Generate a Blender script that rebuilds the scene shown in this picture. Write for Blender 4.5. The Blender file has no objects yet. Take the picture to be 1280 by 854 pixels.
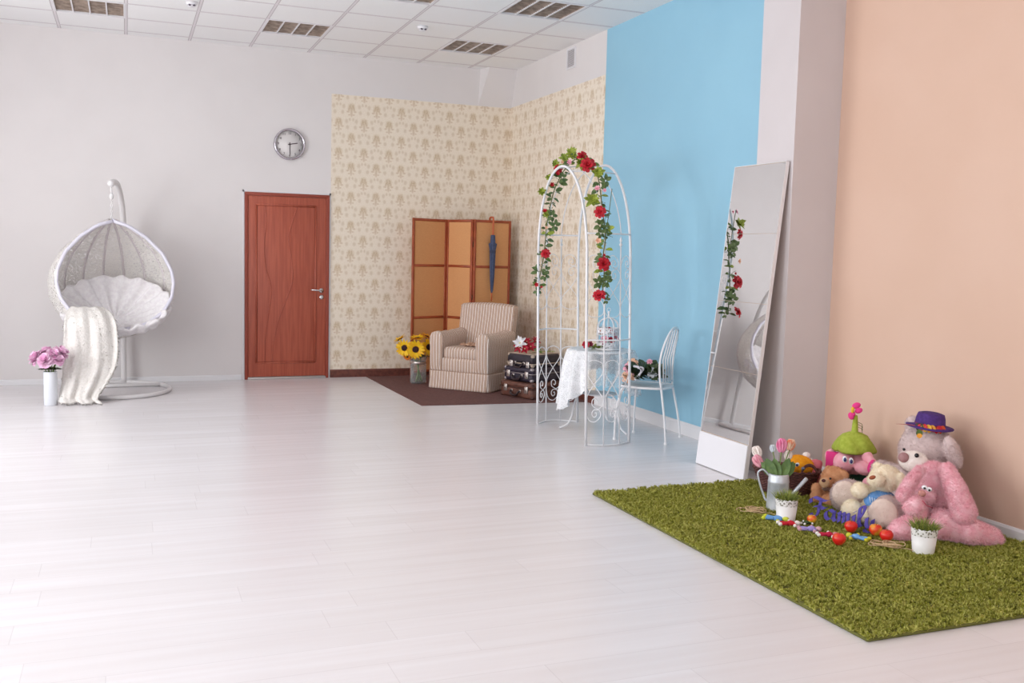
import bpy, bmesh, math, random
import numpy as np
from mathutils import Vector, Matrix, noise

rnd = random.Random(7)
PI = math.pi
col = bpy.context.scene.collection

# ------------------------------------------------------------------ camera
YAW, PITCH, ROLL = math.radians(21.5945), math.radians(5.1426), math.radians(-1.40478)
FPX, CAMZ = 1220.954, 1.456
cy_, sy_, cp_, sp_, cr_, sr_ = math.cos(YAW), math.sin(YAW), math.cos(PITCH), math.sin(PITCH), math.cos(ROLL), math.sin(ROLL)
FW = Vector((sy_ * cp_, cy_ * cp_, -sp_))
R0 = Vector((cy_, -sy_, 0))
D0 = FW.cross(R0)
RX = cr_ * R0 + sr_ * D0
DN = -sr_ * R0 + cr_ * D0
cam = bpy.data.objects.new('camera', bpy.data.cameras.new('camera'))
col.objects.link(cam)
cam.matrix_world = Matrix(((RX.x, -DN.x, -FW.x, 0), (RX.y, -DN.y, -FW.y, 0), (RX.z, -DN.z, -FW.z, CAMZ), (0, 0, 0, 1)))
cam.data.sensor_width = 36
cam.data.sensor_fit = 'HORIZONTAL'
cam.data.lens = FPX * 36 / 1280
cam.data.clip_start = .05
bpy.context.scene.camera = cam


def ray(px, py):
    return FW + RX * ((px - 640) / FPX) + DN * ((py - 427) / FPX)


def at(px, py, rho):
    """world point seen at px,py whose horizontal distance from the camera is rho metres"""
    d = ray(px, py)
    return Vector((0, 0, CAMZ)) + d * (rho / math.hypot(d.x, d.y))


def flo(px, py, z=0.):
    d = ray(px, py)
    return Vector((0, 0, CAMZ)) + d * ((z - CAMZ) / d.z)


def ppm(p):
    return FPX / (Vector(p) - Vector((0, 0, CAMZ))).dot(FW)


# ------------------------------------------------------------------ node helpers
def lin(c):
    return tuple(((v / 255) / 12.92 if v / 255 <= .04045 else ((v / 255 + .055) / 1.055) ** 2.4) for v in c[:3]) + (1.,)


class S:
    def __init__(s, nt, sock): s.nt, s.k = nt, sock

    def m(s, op, b=None, c=None, rev=False):
        n = s.nt.nodes.new('ShaderNodeMath'); n.operation = op
        args = [s, b] if not rev else [b, s]
        if c is not None: args.append(c)
        for i, a in enumerate(args):
            if a is None: continue
            if isinstance(a, S): s.nt.links.new(a.k, n.inputs[i])
            else: n.inputs[i].default_value = a
        return S(s.nt, n.outputs[0])

    def __add__(s, o): return s.m('ADD', o)
    def __sub__(s, o): return s.m('SUBTRACT', o)
    def __rsub__(s, o): return s.m('SUBTRACT', o, rev=True)
    def __mul__(s, o): return s.m('MULTIPLY', o)
    def __truediv__(s, o): return s.m('DIVIDE', o)
    def floor(s): return s.m('FLOOR')
    def fract(s): return s.m('FRACT')
    def abs(s): return s.m('ABSOLUTE')
    def max(s, o): return s.m('MAXIMUM', o)
    def min(s, o): return s.m('MINIMUM', o)
    def lt(s, o): return s.m('LESS_THAN', o)
    def gt(s, o): return s.m('GREATER_THAN', o)
    def ss(s, a, b):
        n = s.nt.nodes.new('ShaderNodeMapRange'); n.interpolation_type = 'SMOOTHSTEP'
        s.nt.links.new(s.k, n.inputs[0]); n.inputs[1].default_value = a; n.inputs[2].default_value = b
        return S(s.nt, n.outputs[0])


class M:
    """small material builder round a Principled shader"""
    def __init__(s, name, c=(200, 200, 200), rough=.6, metal=0., spec=.5, **kw):
        s.mat = bpy.data.materials.new(name); s.mat.use_nodes = True
        s.nt = s.mat.node_tree
        s.b = s.nt.nodes['Principled BSDF']
        s.b.inputs['Base Color'].default_value = lin(c)
        s.b.inputs['Roughness'].default_value = rough
        s.b.inputs['Metallic'].default_value = metal
        s.b.inputs['Specular IOR Level'].default_value = spec
        for k, v in kw.items(): s.b.inputs[k.replace('_', ' ')].default_value = v
        s.c = c

    def coord(s, which='Object'):
        n = s.nt.nodes.new('ShaderNodeTexCoord'); return n.outputs[which]

    def xyz(s, which='Object'):
        n = s.nt.nodes.new('ShaderNodeSeparateXYZ'); s.nt.links.new(s.coord(which), n.inputs[0])
        return [S(s.nt, o) for o in n.outputs]

    def noise(s, scale=5, detail=3, stretch=(1, 1, 1), which='Object', rough=.5):
        mp = s.nt.nodes.new('ShaderNodeMapping'); mp.inputs['Scale'].default_value = stretch
        s.nt.links.new(s.coord(which), mp.inputs[0])
        n = s.nt.nodes.new('ShaderNodeTexNoise'); n.inputs['Scale'].default_value = scale; n.inputs['Detail'].default_value = detail
        n.inputs['Roughness'].default_value = rough
        s.nt.links.new(mp.outputs[0], n.inputs['Vector'])
        return S(s.nt, n.outputs[0])

    def voronoi(s, scale, feature='F1', stretch=(1, 1, 1)):
        mp = s.nt.nodes.new('ShaderNodeMapping'); mp.inputs['Scale'].default_value = stretch
        s.nt.links.new(s.coord(), mp.inputs[0])
        n = s.nt.nodes.new('ShaderNodeTexVoronoi'); n.feature = feature; n.inputs['Scale'].default_value = scale
        s.nt.links.new(mp.outputs[0], n.inputs['Vector'])
        return S(s.nt, n.outputs['Distance'])

    def white(s, x, y=None):
        n = s.nt.nodes.new('ShaderNodeTexWhiteNoise'); n.noise_dimensions = '2D'
        cx = s.nt.nodes.new('ShaderNodeCombineXYZ'); s.nt.links.new(x.k, cx.inputs[0])
        if y is not None: s.nt.links.new(y.k, cx.inputs[1])
        s.nt.links.new(cx.outputs[0], n.inputs['Vector'])
        return S(s.nt, n.outputs[0])

    def mix(s, f, c1, c2):
        n = s.nt.nodes.new('ShaderNodeMix'); n.data_type = 'RGBA'
        if isinstance(f, S): s.nt.links.new(f.k, n.inputs[0])
        else: n.inputs[0].default_value = f
        for i, c in ((6, c1), (7, c2)):
            if isinstance(c, S): s.nt.links.new(c.k, n.inputs[i])
            else: n.inputs[i].default_value = lin(c)
        return S(s.nt, n.outputs[2])

    def color(s, sk): s.nt.links.new(sk.k, s.b.inputs['Base Color']); return s
    def rough(s, sk): s.nt.links.new(sk.k, s.b.inputs['Roughness']); return s
    def alpha(s, sk): s.nt.links.new(sk.k, s.b.inputs['Alpha']); return s

    def bump(s, sk, strength=.3, dist=.01):
        n = s.nt.nodes.new('ShaderNodeBump'); n.inputs['Strength'].default_value = strength; n.inputs['Distance'].default_value = dist
        s.nt.links.new(sk.k, n.inputs['Height']); s.nt.links.new(n.outputs[0], s.b.inputs['Normal']); return s

    def vary(s, c2, scale=20, detail=3, lo=.35, hi=.65, bump=0, dist=.004, stretch=(1, 1, 1)):
        f = s.noise(scale, detail, stretch)
        s.color(s.mix(f.ss(lo, hi), s.c, c2))
        if bump: s.bump(f, bump, dist)
        return s


MATS = {}


def mat(name, c=(200, 200, 200), rough=.6, c2=None, scale=20, bump=0, dist=.004, **kw):
    if name in MATS: return MATS[name]
    m = M(name, c, rough, **kw)
    if c2 or bump: m.vary(c2 or c, scale, bump=bump, dist=dist)
    MATS[name] = m.mat
    return m.mat


# ------------------------------------------------------------------ mesh helpers
class MB:
    def __init__(s): s.v, s.f, s.mi, s.sm = [], [], [], []

    def add(s, vs, fs, mi=0, smooth=True):
        o = len(s.v); s.v += [tuple(p) for p in vs]
        for f in fs: s.f.append(tuple(i + o for i in f)); s.mi.append(mi); s.sm.append(smooth)
        return s

    def box(s, a, b, mi=0, mtx=None):
        (x0, y0, z0), (x1, y1, z1) = a, b
        vs = [Vector(p) for p in ((x0, y0, z0), (x1, y0, z0), (x1, y1, z0), (x0, y1, z0), (x0, y0, z1), (x1, y0, z1), (x1, y1, z1), (x0, y1, z1))]
        if mtx: vs = [mtx @ p for p in vs]
        return s.add(vs, [(0, 3, 2, 1), (4, 5, 6, 7), (0, 1, 5, 4), (1, 2, 6, 5), (2, 3, 7, 6), (3, 0, 4, 7)], mi, False)

    def rbox(s, a, b, r=.01, seg=2, mi=0, mtx=None):
        bm = bmesh.new()
        c = [(a[i] + b[i]) / 2 for i in range(3)]; d = [abs(b[i] - a[i]) for i in range(3)]
        bmesh.ops.create_cube(bm, size=1, matrix=Matrix.Translation(c) @ Matrix.Diagonal((*d, 1)))
        bmesh.ops.bevel(bm, geom=bm.edges[:], offset=min(r, min(d) * .49), segments=seg, profile=.5, affect='EDGES')
        if mtx: bm.transform(mtx)
        s.bm(bm, mi); return s

    def bm(s, bm, mi=0, smooth=True):
        bm.verts.index_update()
        s.add([v.co for v in bm.verts], [[v.index for v in f.verts] for f in bm.faces], mi, smooth); bm.free()

    def tube(s, pts, r, n=8, closed=False, mi=0, cap=True):
        pts = [Vector(p) for p in pts]; N = len(pts)
        rr = r if isinstance(r, (list, tuple)) else [r] * N
        T = []
        for i in range(N):
            a = pts[(i - 1) % N] if (closed or i > 0) else pts[i]; b = pts[(i + 1) % N] if (closed or i < N - 1) else pts[i]
            t = b - a; T.append(t.normalized() if t.length > 1e-9 else Vector((0, 0, 1)))
        u = T[0].orthogonal().normalized(); vs = []; fs = []
        for i in range(N):
            u = (u - T[i] * u.dot(T[i]));
            u = u.normalized() if u.length > 1e-6 else T[i].orthogonal().normalized()
            w = T[i].cross(u)
            for k in range(n):
                a = 2 * PI * k / n; vs.append(pts[i] + (u * math.cos(a) + w * math.sin(a)) * rr[i])
        off = 0
        if closed:
            best = min(range(n), key=lambda q: (vs[(N - 1) * n] - vs[q]).length); off = best
        for i in range(N if closed else N - 1):
            j = (i + 1) % N; o = off if (closed and i == N - 1) else 0
            for k in range(n):
                fs.append((i * n + k, i * n + (k + 1) % n, j * n + (k + 1 + o) % n, j * n + (k + o) % n))
        if cap and not closed:
            fs.append(tuple(range(n))[::-1]); fs.append(tuple((N - 1) * n + k for k in range(n)))
        return s.add(vs, fs, mi)

    def lathe(s, prof, n=32, c=(0, 0, 0), mi=0, mtx=None, capb=False, capt=False, rfun=None):
        vs = []; fs = []
        for i, (r, z) in enumerate(prof):
            for k in range(n):
                a = 2 * PI * k / n; q = r * (rfun(a, i) if rfun else 1)
                p = Vector((q * math.cos(a), q * math.sin(a), z))
                if mtx: p = mtx @ p
                vs.append(p + Vector(c))
        for i in range(len(prof) - 1):
            for k in range(n): fs.append((i * n + k, i * n + (k + 1) % n, (i + 1) * n + (k + 1) % n, (i + 1) * n + k))
        if capb: fs.append(tuple(range(n))[::-1])
        if capt: fs.append(tuple((len(prof) - 1) * n + k for k in range(n)))
        return s.add(vs, fs, mi)

    def ell(s, c, r, mi=0, u=16, v=10, mtx=None):
        prof = [(max(1e-4, math.sin(PI * i / v)), -math.cos(PI * i / v)) for i in range(v + 1)]
        m3 = Matrix.Diagonal((*((r,) * 3 if not hasattr(r, '__len__') else r), 1))
        if mtx: m3 = mtx @ m3
        return s.lathe(prof, u, c, mi, m3)

    def grid(s, fn, nu, nv, mi=0, wrap=False, flip=False):
        vs = [fn(i / nu, j / nv) for j in range(nv + 1) for i in range(nu + (0 if wrap else 1))]
        w = nu if wrap else nu + 1; fs = []
        for j in range(nv):
            for i in range(nu):
                q = (j * w + i, j * w + (i + 1) % w, (j + 1) * w + (i + 1) % w, (j + 1) * w + i)
                fs.append(q[::-1] if flip else q)
        return s.add(vs, fs, mi)


def wpos(o):
    p = Vector((0, 0, 0))
    while o: p += o.location; o = o.parent
    return p


def obj(name, mb, mats, parent=None, world=True, solid=0, sub=0, loc=None, **props):
    """one mesh object; world=True means the coordinates are world ones"""
    me = bpy.data.meshes.new(name)
    off = wpos(parent) if (parent and world) else Vector((0, 0, 0))
    if loc is not None: off = Vector(loc)
    vs = [(x - off.x, y - off.y, z - off.z) for x, y, z in mb.v] if off.length > 0 else mb.v
    me.from_pydata(vs, [], mb.f)
    me.polygons.foreach_set('material_index', mb.mi); me.polygons.foreach_set('use_smooth', mb.sm)
    for m in (mats if isinstance(mats, (list, tuple)) else [mats]): me.materials.append(m)
    o = bpy.data.objects.new(name, me); col.objects.link(o)
    if parent: o.parent = parent
    if loc is not None: o.location = loc
    if solid:
        m = o.modifiers.new('solid', 'SOLIDIFY'); m.thickness = solid; m.offset = 0
    if sub:
        m = o.modifiers.new('sub', 'SUBSURF'); m.levels = sub; m.render_levels = sub
    for k, v in props.items(): o[k] = v
    return o


def thing(name, label, cat, loc, group=None, rz=0):
    o = bpy.data.objects.new(name, None); col.objects.link(o)
    o.location = loc; o.rotation_euler = (0, 0, rz); o.empty_display_size = .05
    o['label'] = label; o['category'] = cat
    if group: o['group'] = group
    return o


def tag(o, label, cat, group=None):
    o['label'] = label; o['category'] = cat
    if group: o['group'] = group
    return o


def struct(name, mb, mats, parent=None, **k):
    o = obj(name, mb, mats, parent, **k)
    if not parent: o['kind'] = 'structure'
    return o


def copy_tree(o, parent=None):
    c = o.copy(); col.objects.link(c); c.parent = parent
    for ch in list(o.children): copy_tree(ch, c)
    return c


def smooth_path(pts, n=6, closed=False):
    pts = [Vector(p) for p in pts]; N = len(pts); out = []
    for i in range(N if closed else N - 1):
        g = lambda k: pts[k % N] if closed else pts[max(0, min(N - 1, k))]
        p0, p1, p2, p3 = g(i - 1), g(i), g(i + 1), g(i + 2)
        for k in range(n):
            t = k / n
            out.append(.5 * ((2 * p1) + (p2 - p0) * t + (2 * p0 - 5 * p1 + 4 * p2 - p3) * t * t + (3 * p1 - p0 - 3 * p2 + p3) * t ** 3))
    if not closed: out.append(pts[-1])
    return out


def frame(z, x=None):
    """rotation whose local z points along z"""
    z = Vector(z).normalized()
    x = Vector(x) if x is not None else z.orthogonal()
    x = (x - z * x.dot(z)); x = x.normalized() if x.length > 1e-5 else z.orthogonal().normalized()
    y = z.cross(x)
    return Matrix((x, y, z)).transposed().to_4x4()


def scatter(me, n, seed=0):
    """points + normals spread evenly over a mesh"""
    me.calc_loop_triangles()
    V = np.empty(len(me.vertices) * 3); me.vertices.foreach_get('co', V); V = V.reshape(-1, 3)
    T = np.empty(len(me.loop_triangles) * 3, int); me.loop_triangles.foreach_get('vertices', T); T = T.reshape(-1, 3)
    a, b, c = V[T[:, 0]], V[T[:, 1]], V[T[:, 2]]
    cr = np.cross(b - a, c - a); ar = np.linalg.norm(cr, axis=1); g = np.random.default_rng(seed)
    k = g.choice(len(T), n, p=ar / ar.sum()); u = g.random(n); v = g.random(n); fl = u + v > 1; u[fl] = 1 - u[fl]; v[fl] = 1 - v[fl]
    P = a[k] + (b[k] - a[k]) * u[:, None] + (c[k] - a[k]) * v[:, None]
    return P, cr[k] / (ar[k][:, None] + 1e-12), g


def fuzz(o, n, length, width, seed=0, tilt=.6, grav=(0, 0, 0), cond=None):
    """fur or pile: thin blades grown on the mesh itself"""
    me = o.data; P, Nn, g = scatter(me, n, seed)
    if cond is not None: k = cond(P); P, Nn = P[k], Nn[k]; n = len(P)
    d = Nn + g.normal(0, tilt, (n, 3)) * .6 + np.array(grav); d /= np.linalg.norm(d, axis=1)[:, None]
    L = length * (.6 + .8 * g.random(n))[:, None]
    s = np.cross(d, g.normal(0, 1, (n, 3))); s /= np.linalg.norm(s, axis=1)[:, None]
    a = P - s * width / 2; b = P + s * width / 2; c = P + d * L
    V0 = np.empty(len(me.vertices) * 3); me.vertices.foreach_get('co', V0)
    nv = len(me.vertices)
    faces = [tuple(p.vertices) for p in me.polygons]; mi = [p.material_index for p in me.polygons]; sm = [p.use_smooth for p in me.polygons]
    nb = np.stack([a, b, c], 1).reshape(-1, 3)
    new = bpy.data.meshes.new(me.name)
    allv = np.vstack([V0.reshape(-1, 3), nb])
    fb = (np.arange(3 * n).reshape(-1, 3) + nv).tolist()
    new.from_pydata(allv.tolist(), [], faces + fb)
    new.polygons.foreach_set('material_index', mi + [0] * n); new.polygons.foreach_set('use_smooth', sm + [True] * n)
    for m in me.materials: new.materials.append(m)
    o.data = new
    return o


def blob(name, ells, m, parent, vox=.008, fur=0, flen=.012, fw=.0022, smooth=6, seed=0, world=True, grav=(0, 0, -.15)):
    """soft body: ellipsoids fused into one continuous skin.  ells: (centre, radii, rotation or None)"""
    mb = MB()
    for e in ells:
        mb.ell(e[0], e[1], mtx=e[2] if len(e) > 2 else None, u=24, v=16)
    t = obj('tmp', mb, m, None)
    r = t.modifiers.new('r', 'REMESH'); r.mode = 'VOXEL'; r.voxel_size = vox
    k = t.modifiers.new('s', 'SMOOTH'); k.iterations = smooth; k.factor = .6
    dg = bpy.context.evaluated_depsgraph_get(); dg.update()
    me = bpy.data.meshes.new_from_object(t.evaluated_get(dg)); bpy.data.objects.remove(t)
    off = wpos(parent) if (parent and world) else Vector((0, 0, 0))
    me.transform(Matrix.Translation(-off)); me.name = name
    if not me.materials: me.materials.append(m)
    me.polygons.foreach_set('use_smooth', [True] * len(me.polygons))
    o = bpy.data.objects.new(name, me); col.objects.link(o)
    if parent: o.parent = parent
    if fur: fuzz(o, int(fur * .36), flen * .9, fw, seed, grav=grav)
    return o




# petals and leaves -------------------------------------------------
def petal(mb, base, d, nrm, L, W, curl=.3, mi=0, pointed=False, cup=.15, n=4, tipw=.25):
    d = Vector(d).normalized(); nrm = Vector(nrm); nrm = (nrm - d * nrm.dot(d))
    nrm = nrm.normalized() if nrm.length > 1e-5 else d.orthogonal().normalized()
    s = d.cross(nrm); base = Vector(base); vs = []; fs = []
    for i in range(n + 1):
        t = i / n
        w = W * .5 * ((math.sin(PI * min(1, t * .9 + .1)) ** .8 if pointed else (math.sin(PI * (t * .72 + .1)) ** .7)) if t < 1 or not pointed else .03)
        c = base + d * (L * t) + nrm * (curl * L * t * t)
        vs += [c - s * w + nrm * cup * w, c, c + s * w + nrm * cup * w]
    for i in range(n):
        a = i * 3; fs += [(a, a + 1, a + 4, a + 3), (a + 1, a + 2, a + 5, a + 4)]
    mb.add(vs, fs, mi)


def rose(mb, c, up, R, mi=0, seed=0, n=(5, 6, 7)):
    """rose: rings of cupped petals round a tight heart"""
    g = random.Random(seed); F = frame(up); c = Vector(c)
    mb.ell(c + (F @ Vector((0, 0, R * .25))), R * .33, mi, 8, 6)
    for j, k in enumerate(n):
        open_ = .15 + .42 * j
        for i in range(k):
            a = 2 * PI * (i + .5 * j) / k + g.uniform(-.15, .15)
            o = Vector((math.cos(a), math.sin(a), 0))
            d = o * math.sin(open_ * 1.15) + Vector((0, 0, math.cos(open_ * 1.15)))
            L = R * (.75 + .28 * j)
            petal(mb, c + F @ (o * R * (.1 + .08 * j)), F @ d, F @ (-o + Vector((0, 0, .2))), L, R * (.75 + .2 * j), -.22 - .18 * j, mi, False, .35)


def leaf(mb, base, d, L, W=None, mi=0, nrm=(0, 0, 1), curl=-.2):
    petal(mb, base, d, nrm, L, W or L * .55, curl, mi, True, .25, 4)


def arr(p): return np.array(p)

# ================================================================== THE ROOM
XR, YB, H = 4.28, 11.03, 3.60        # right wall, back wall, ceiling
XL, YF = -2.7, -2.2
XP, YC0, YC1, XC = 4.37, 5.283, 5.68, 4.014    # recessed peach wall, pillar
WPX, WPY, WPZ = 2.14, 8.545, 3.175   # wallpaper edges

m_white = mat('wall_white', (233, 227, 226), .75, (230, 224, 223), 1.5)
m_blue = mat('wall_blue', (156, 204, 226), .7, (152, 200, 223), 1.2)
m_peach = mat('wall_peach', (222, 188, 168), .7, (219, 184, 163), 1.2)
m_pillar = mat('pillar_white', (216, 208, 209), .75, (213, 205, 206), 2)
m_trimw = mat('trim_white', (238, 236, 238), .45)
m_brownb = mat('baseboard_brown', (118, 66, 54), .45, (96, 52, 44), 30)

# floor: pale limed laminate, boards along x
f = M('laminate', (226, 223, 226), .27, spec=.5)
x, y, z = f.xyz()
row = (y / .192).floor()
off = f.white(row) * 1.28
xx = (x + off) / 1.28
board = f.white(xx.floor(), row)
grain = f.noise(2.2, 4, (.45, 8, 1), rough=.45).ss(.25, .78)
fy = (y / .192).fract(); fx = xx.fract()
seam = fy.min(1 - fy if False else (fy * -1 + 1)).lt(.008).max(fx.min(fx * -1 + 1).lt(.0014))
base = f.mix(grain, (232, 227, 229), (238, 235, 238))
base = f.mix(board.ss(0, 1) * .3, base, (224, 219, 220))
base = f.mix(seam * .22, base, (180, 172, 174))
f.color(base); f.rough(grain * .02 + .25); f.bump(seam * -1, .04, .001)
struct('floor', MB().add([(XL, YF, 0), (XP + .1, YF, 0), (XP + .1, YB, 0), (XL, YB, 0), (XL, YF, -.05), (XP + .1, YF, -.05), (XP + .1, YB, -.05), (XL, YB, -.05)],
       [(0, 1, 2, 3), (7, 6, 5, 4), (0, 4, 5, 1), (1, 5, 6, 2), (2, 6, 7, 3), (3, 7, 4, 0)], 0, False), f.mat)

# ceiling: suspended tiles on a 0.62 x 0.605 grid, with holes for the light fittings
GX, GY, GX0, GY0 = .62, .605, .02, 10.85
c = M('ceiling_tiles', (226, 219, 220), .85)
x, y, z = c.xyz()
u = ((x - GX0) / GX).fract(); v = ((y - GY0) / GY).fract()
du = u.min(u * -1 + 1) * GX; dv = v.min(v * -1 + 1) * GY
d = du.min(dv)
bar = d.lt(.010); groove = d.gt(.010).m('MULTIPLY', d.lt(.0165))
tone = c.white(((x - GX0) / GX).floor(), ((y - GY0) / GY).floor())
cc = c.mix(tone * .6, (250, 249, 249), (246, 244, 245))
cc = c.mix(c.noise(90, 2).ss(.55, .75) * .12, cc, (190, 184, 184))
cc = c.mix(bar, cc, (232, 226, 229))
cc = c.mix(groove, cc, (198, 190, 192))
c.color(cc); c.bump(groove * -1, .5, .004)
LIGHTS = [(-.60, 9.64), (1.26, 9.64), (3.12, 9.64), (1.88, 7.825), (3.12, 7.825)]
cb = MB()
xs = sorted({XL, XP + .1} | {GX0 + GX * k for k in range(-5, 8)})
xs = [q for q in xs if XL <= q <= XP + .1]
ys = sorted({YF, YB} | {GY0 - GY * k for k in range(0, 22)})
ys = [q for q in ys if YF <= q <= YB]
for i in range(len(xs) - 1):
    for j in range(len(ys) - 1):
        if any(abs(xs[i] - a) < .03 and abs(ys[j] - b) < .03 for a, b in LIGHTS): continue
        cb.add([(xs[i], ys[j], H), (xs[i], ys[j + 1], H), (xs[i + 1], ys[j + 1], H), (xs[i + 1], ys[j], H)], [(0, 1, 2, 3)], 0, False)
cb.box((XL, YF, H + .25), (XP + .1, YB, H + .3))
struct('ceiling', cb, c.mat)

# walls
struct('wall_back', MB().box((XL - .1, YB, 0), (XP + .1, YB + .12, H + .3)), m_white)
wr = MB()
wr.box((XR, WPY, 0), (XR + .2, YB, H + .3), 0)          # white above, papered below
wr.box((XR, YC0 + .05, 0), (XR + .2, WPY, H + .3), 1)         # blue
struct('wall_right', wr, [m_white, m_blue])
struct('wall_right', MB().box((XP, YF, 0), (XP + .11, YC0 + .05, H + .3)), m_peach)
struct('pillar', MB().box((XC, YC0, 0), (XR + .15, YC1, H + .02)), m_pillar)

# wallpaper: beige damask with a half-drop bud motif
wp = M('wallpaper', (222, 203, 181), .7)
x, y, z = wp.xyz()
h = (x + y)
h = h + (wp.noise(30, 2) - .5) * .012
PU, PV = .288, .163
rowf = z / PV; row = rowf.floor()
hu = h / PU + row * .5
du = (hu.fract() - .5) * PU; dv = (rowf.fract() - .5) * PV
adu = du.abs()


def spot(cx, cz, rx, rz, a=1.35, b=.35):
    p = (adu - cx) / rx; q = (dv - cz) / rz
    return (p * p + q * q).m('SQRT').ss(a, b)


bud = spot(0, .028, .044, .046, 1.35, .3)
stem = spot(0, -.040, .015, .046).max(spot(.040, -.022, .020, .012)).max(spot(.030, .000, .010, .022)).max(spot(.024, -.056, .014, .009)).max(spot(.017, .036, .006, .028))
faint = spot(.088, .035, .020, .028).max(spot(.1, -.03, .02, .026)).max(spot(.125, .055, .014, .02))
gr = wp.noise(75, 3).ss(.35, .7)
k = wp.mix(gr * .5, (247, 234, 217), (235, 218, 196))
k = wp.mix(faint * .5, k, (212, 190, 160))
k = wp.mix(stem * .5, k, (200, 170, 132))
k = wp.mix(bud * (gr * .45 + .42), k, (203, 177, 138))
wp.color(k); wp.bump(bud.max(stem), .15, .002)
struct('wallpaper', MB().box((WPX, YB - .003, .09), (XR, YB, WPZ)), wp.mat, kind='structure')
struct('wallpaper', MB().box((XR - .003, WPY, .09), (XR, YB - .003, WPZ + .005)), wp.mat, kind='structure')

# sloping box in the corner above the paper
cw = MB()
a0, a1, zb, zt = 3.865, XR, WPZ, H
p = [(a0, YB, zb), (a1, YB, zb), (a0 + .02, YB, zt), (a0 + .075, YB - .17, zt), (a1, YB - .17, zt), (a1, YB, zt)]
cw.add(p, [(0, 1, 4, 3), (0, 3, 2), (2, 3, 4, 5)], 0, False)
struct('trim_1', cw, m_white)

# left and front walls with windows (behind and beside the camera)
WIN = [(-.9, 1.3), (2.4, 4.6), (6.3, 8.9)]
WZ0, WZ1 = .6, 3.0
wl = MB(); yy = YF
for a, b in WIN:
    wl.box((XL - .3, yy, 0), (XL, a, H + .3)); wl.box((XL - .3, a, 0), (XL, b, WZ0)); wl.box((XL - .3, a, WZ1), (XL, b, H + .3)); yy = b
wl.box((XL - .3, yy, 0), (XL, YB + .1, H + .3))
struct('wall_left', wl, m_white)
FWIN = [(-1.8, .4), (1.4, 3.6)]
wf = MB(); q = XL - .1
for a, b in FWIN:
    wf.box((q, YF - .3, 0), (a, YF, H + .3)); wf.box((a, YF - .3, 0), (b, YF, WZ0)); wf.box((a, YF - .3, WZ1), (b, YF, H + .3)); q = b
wf.box((q, YF - .3, 0), (XP + .1, YF, H + .3))
struct('wall_front', wf, m_white)
gl = M('window_glass', (255, 255, 255), .0)
nt = gl.nt; tr = nt.nodes.new('ShaderNodeBsdfTransparent'); gs = nt.nodes.new('ShaderNodeBsdfGlossy'); mx = nt.nodes.new('ShaderNodeMixShader')
gs.inputs['Roughness'].default_value = .02; mx.inputs[0].default_value = .06
nt.links.new(tr.outputs[0], mx.inputs[1]); nt.links.new(gs.outputs[0], mx.inputs[2])
nt.links.new(mx.outputs[0], nt.nodes['Material Output'].inputs[0])


def area(name, loc, rot, sx, sy, power, color=(1, 1, 1)):
    l = bpy.data.lights.new(name, 'AREA'); l.shape = 'RECTANGLE'; l.size = sx; l.size_y = sy; l.energy = power; l.color = color
    o = bpy.data.objects.new(name, l); col.objects.link(o); o.location = loc; o.rotation_euler = rot
    return o


PWR = 25.
n = 0
for a, b in WIN:
    n += 1
    r = bpy.data.objects.new('window_%d' % n, None); col.objects.link(r); r.location = (XL - .15, (a + b) / 2, WZ0); r['kind'] = 'structure'
    fr = MB()
    for q in (a, (a + b) / 2 - .03, b - .06): fr.box((XL - .2, q, WZ0), (XL - .13, q + .06, WZ1))
    for q in (WZ0, WZ1 - .06, 2.3): fr.box((XL - .2, a, q), (XL - .13, b, q + .06))
    obj('window_frame', fr, m_trimw, r)
    obj('window_pane', MB().box((XL - .17, a + .02, WZ0 + .02), (XL - .164, b - .02, WZ1 - .02)), gl.mat, r)
    obj('window_sill', MB().rbox((XL - .3, a - .05, WZ0 - .03), (XL + .12, b + .05, WZ0), .01), m_trimw, r)
    area('daylight', (XL - .4, (a + b) / 2, (WZ0 + WZ1) / 2), (0, -PI / 2, 0), WZ1 - WZ0, b - a, PWR * (.55 if a < 0 else 1.0) * (b - a) * (WZ1 - WZ0), (.95, .98, 1))
for a, b in FWIN:
    n += 1
    r = bpy.data.objects.new('window_%d' % n, None); col.objects.link(r); r.location = ((a + b) / 2, YF - .15, WZ0); r['kind'] = 'structure'
    fr = MB()
    for q in (a, (a + b) / 2 - .03, b - .06): fr.box((q, YF - .2, WZ0), (q + .06, YF - .13, WZ1))
    for q in (WZ0, WZ1 - .06, 2.3): fr.box((a, YF - .2, q), (b, YF - .13, q + .06))
    obj('window_frame', fr, m_trimw, r)
    obj('window_pane', MB().box((a + .02, YF - .17, WZ0 + .02), (b - .02, YF - .164, WZ1 - .02)), gl.mat, r)
    area('daylight', ((a + b) / 2, YF - .4, (WZ0 + WZ1) / 2), (PI / 2, 0, 0), b - a, WZ1 - WZ0, PWR * (b - a) * (WZ1 - WZ0) * .10, (.95, .98, 1))
w = bpy.data.worlds.new('World'); bpy.context.scene.world = w; w.use_nodes = True
w.node_tree.nodes['Background'].inputs[0].default_value = (.93, .97, 1, 1); w.node_tree.nodes['Background'].inputs[1].default_value = 1.5
vs_ = bpy.context.scene.view_settings
vs_.view_transform = 'Standard'; vs_.look = 'None'; vs_.exposure = 0; vs_.gamma = 1; vs_.use_curve_mapping = False

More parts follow.
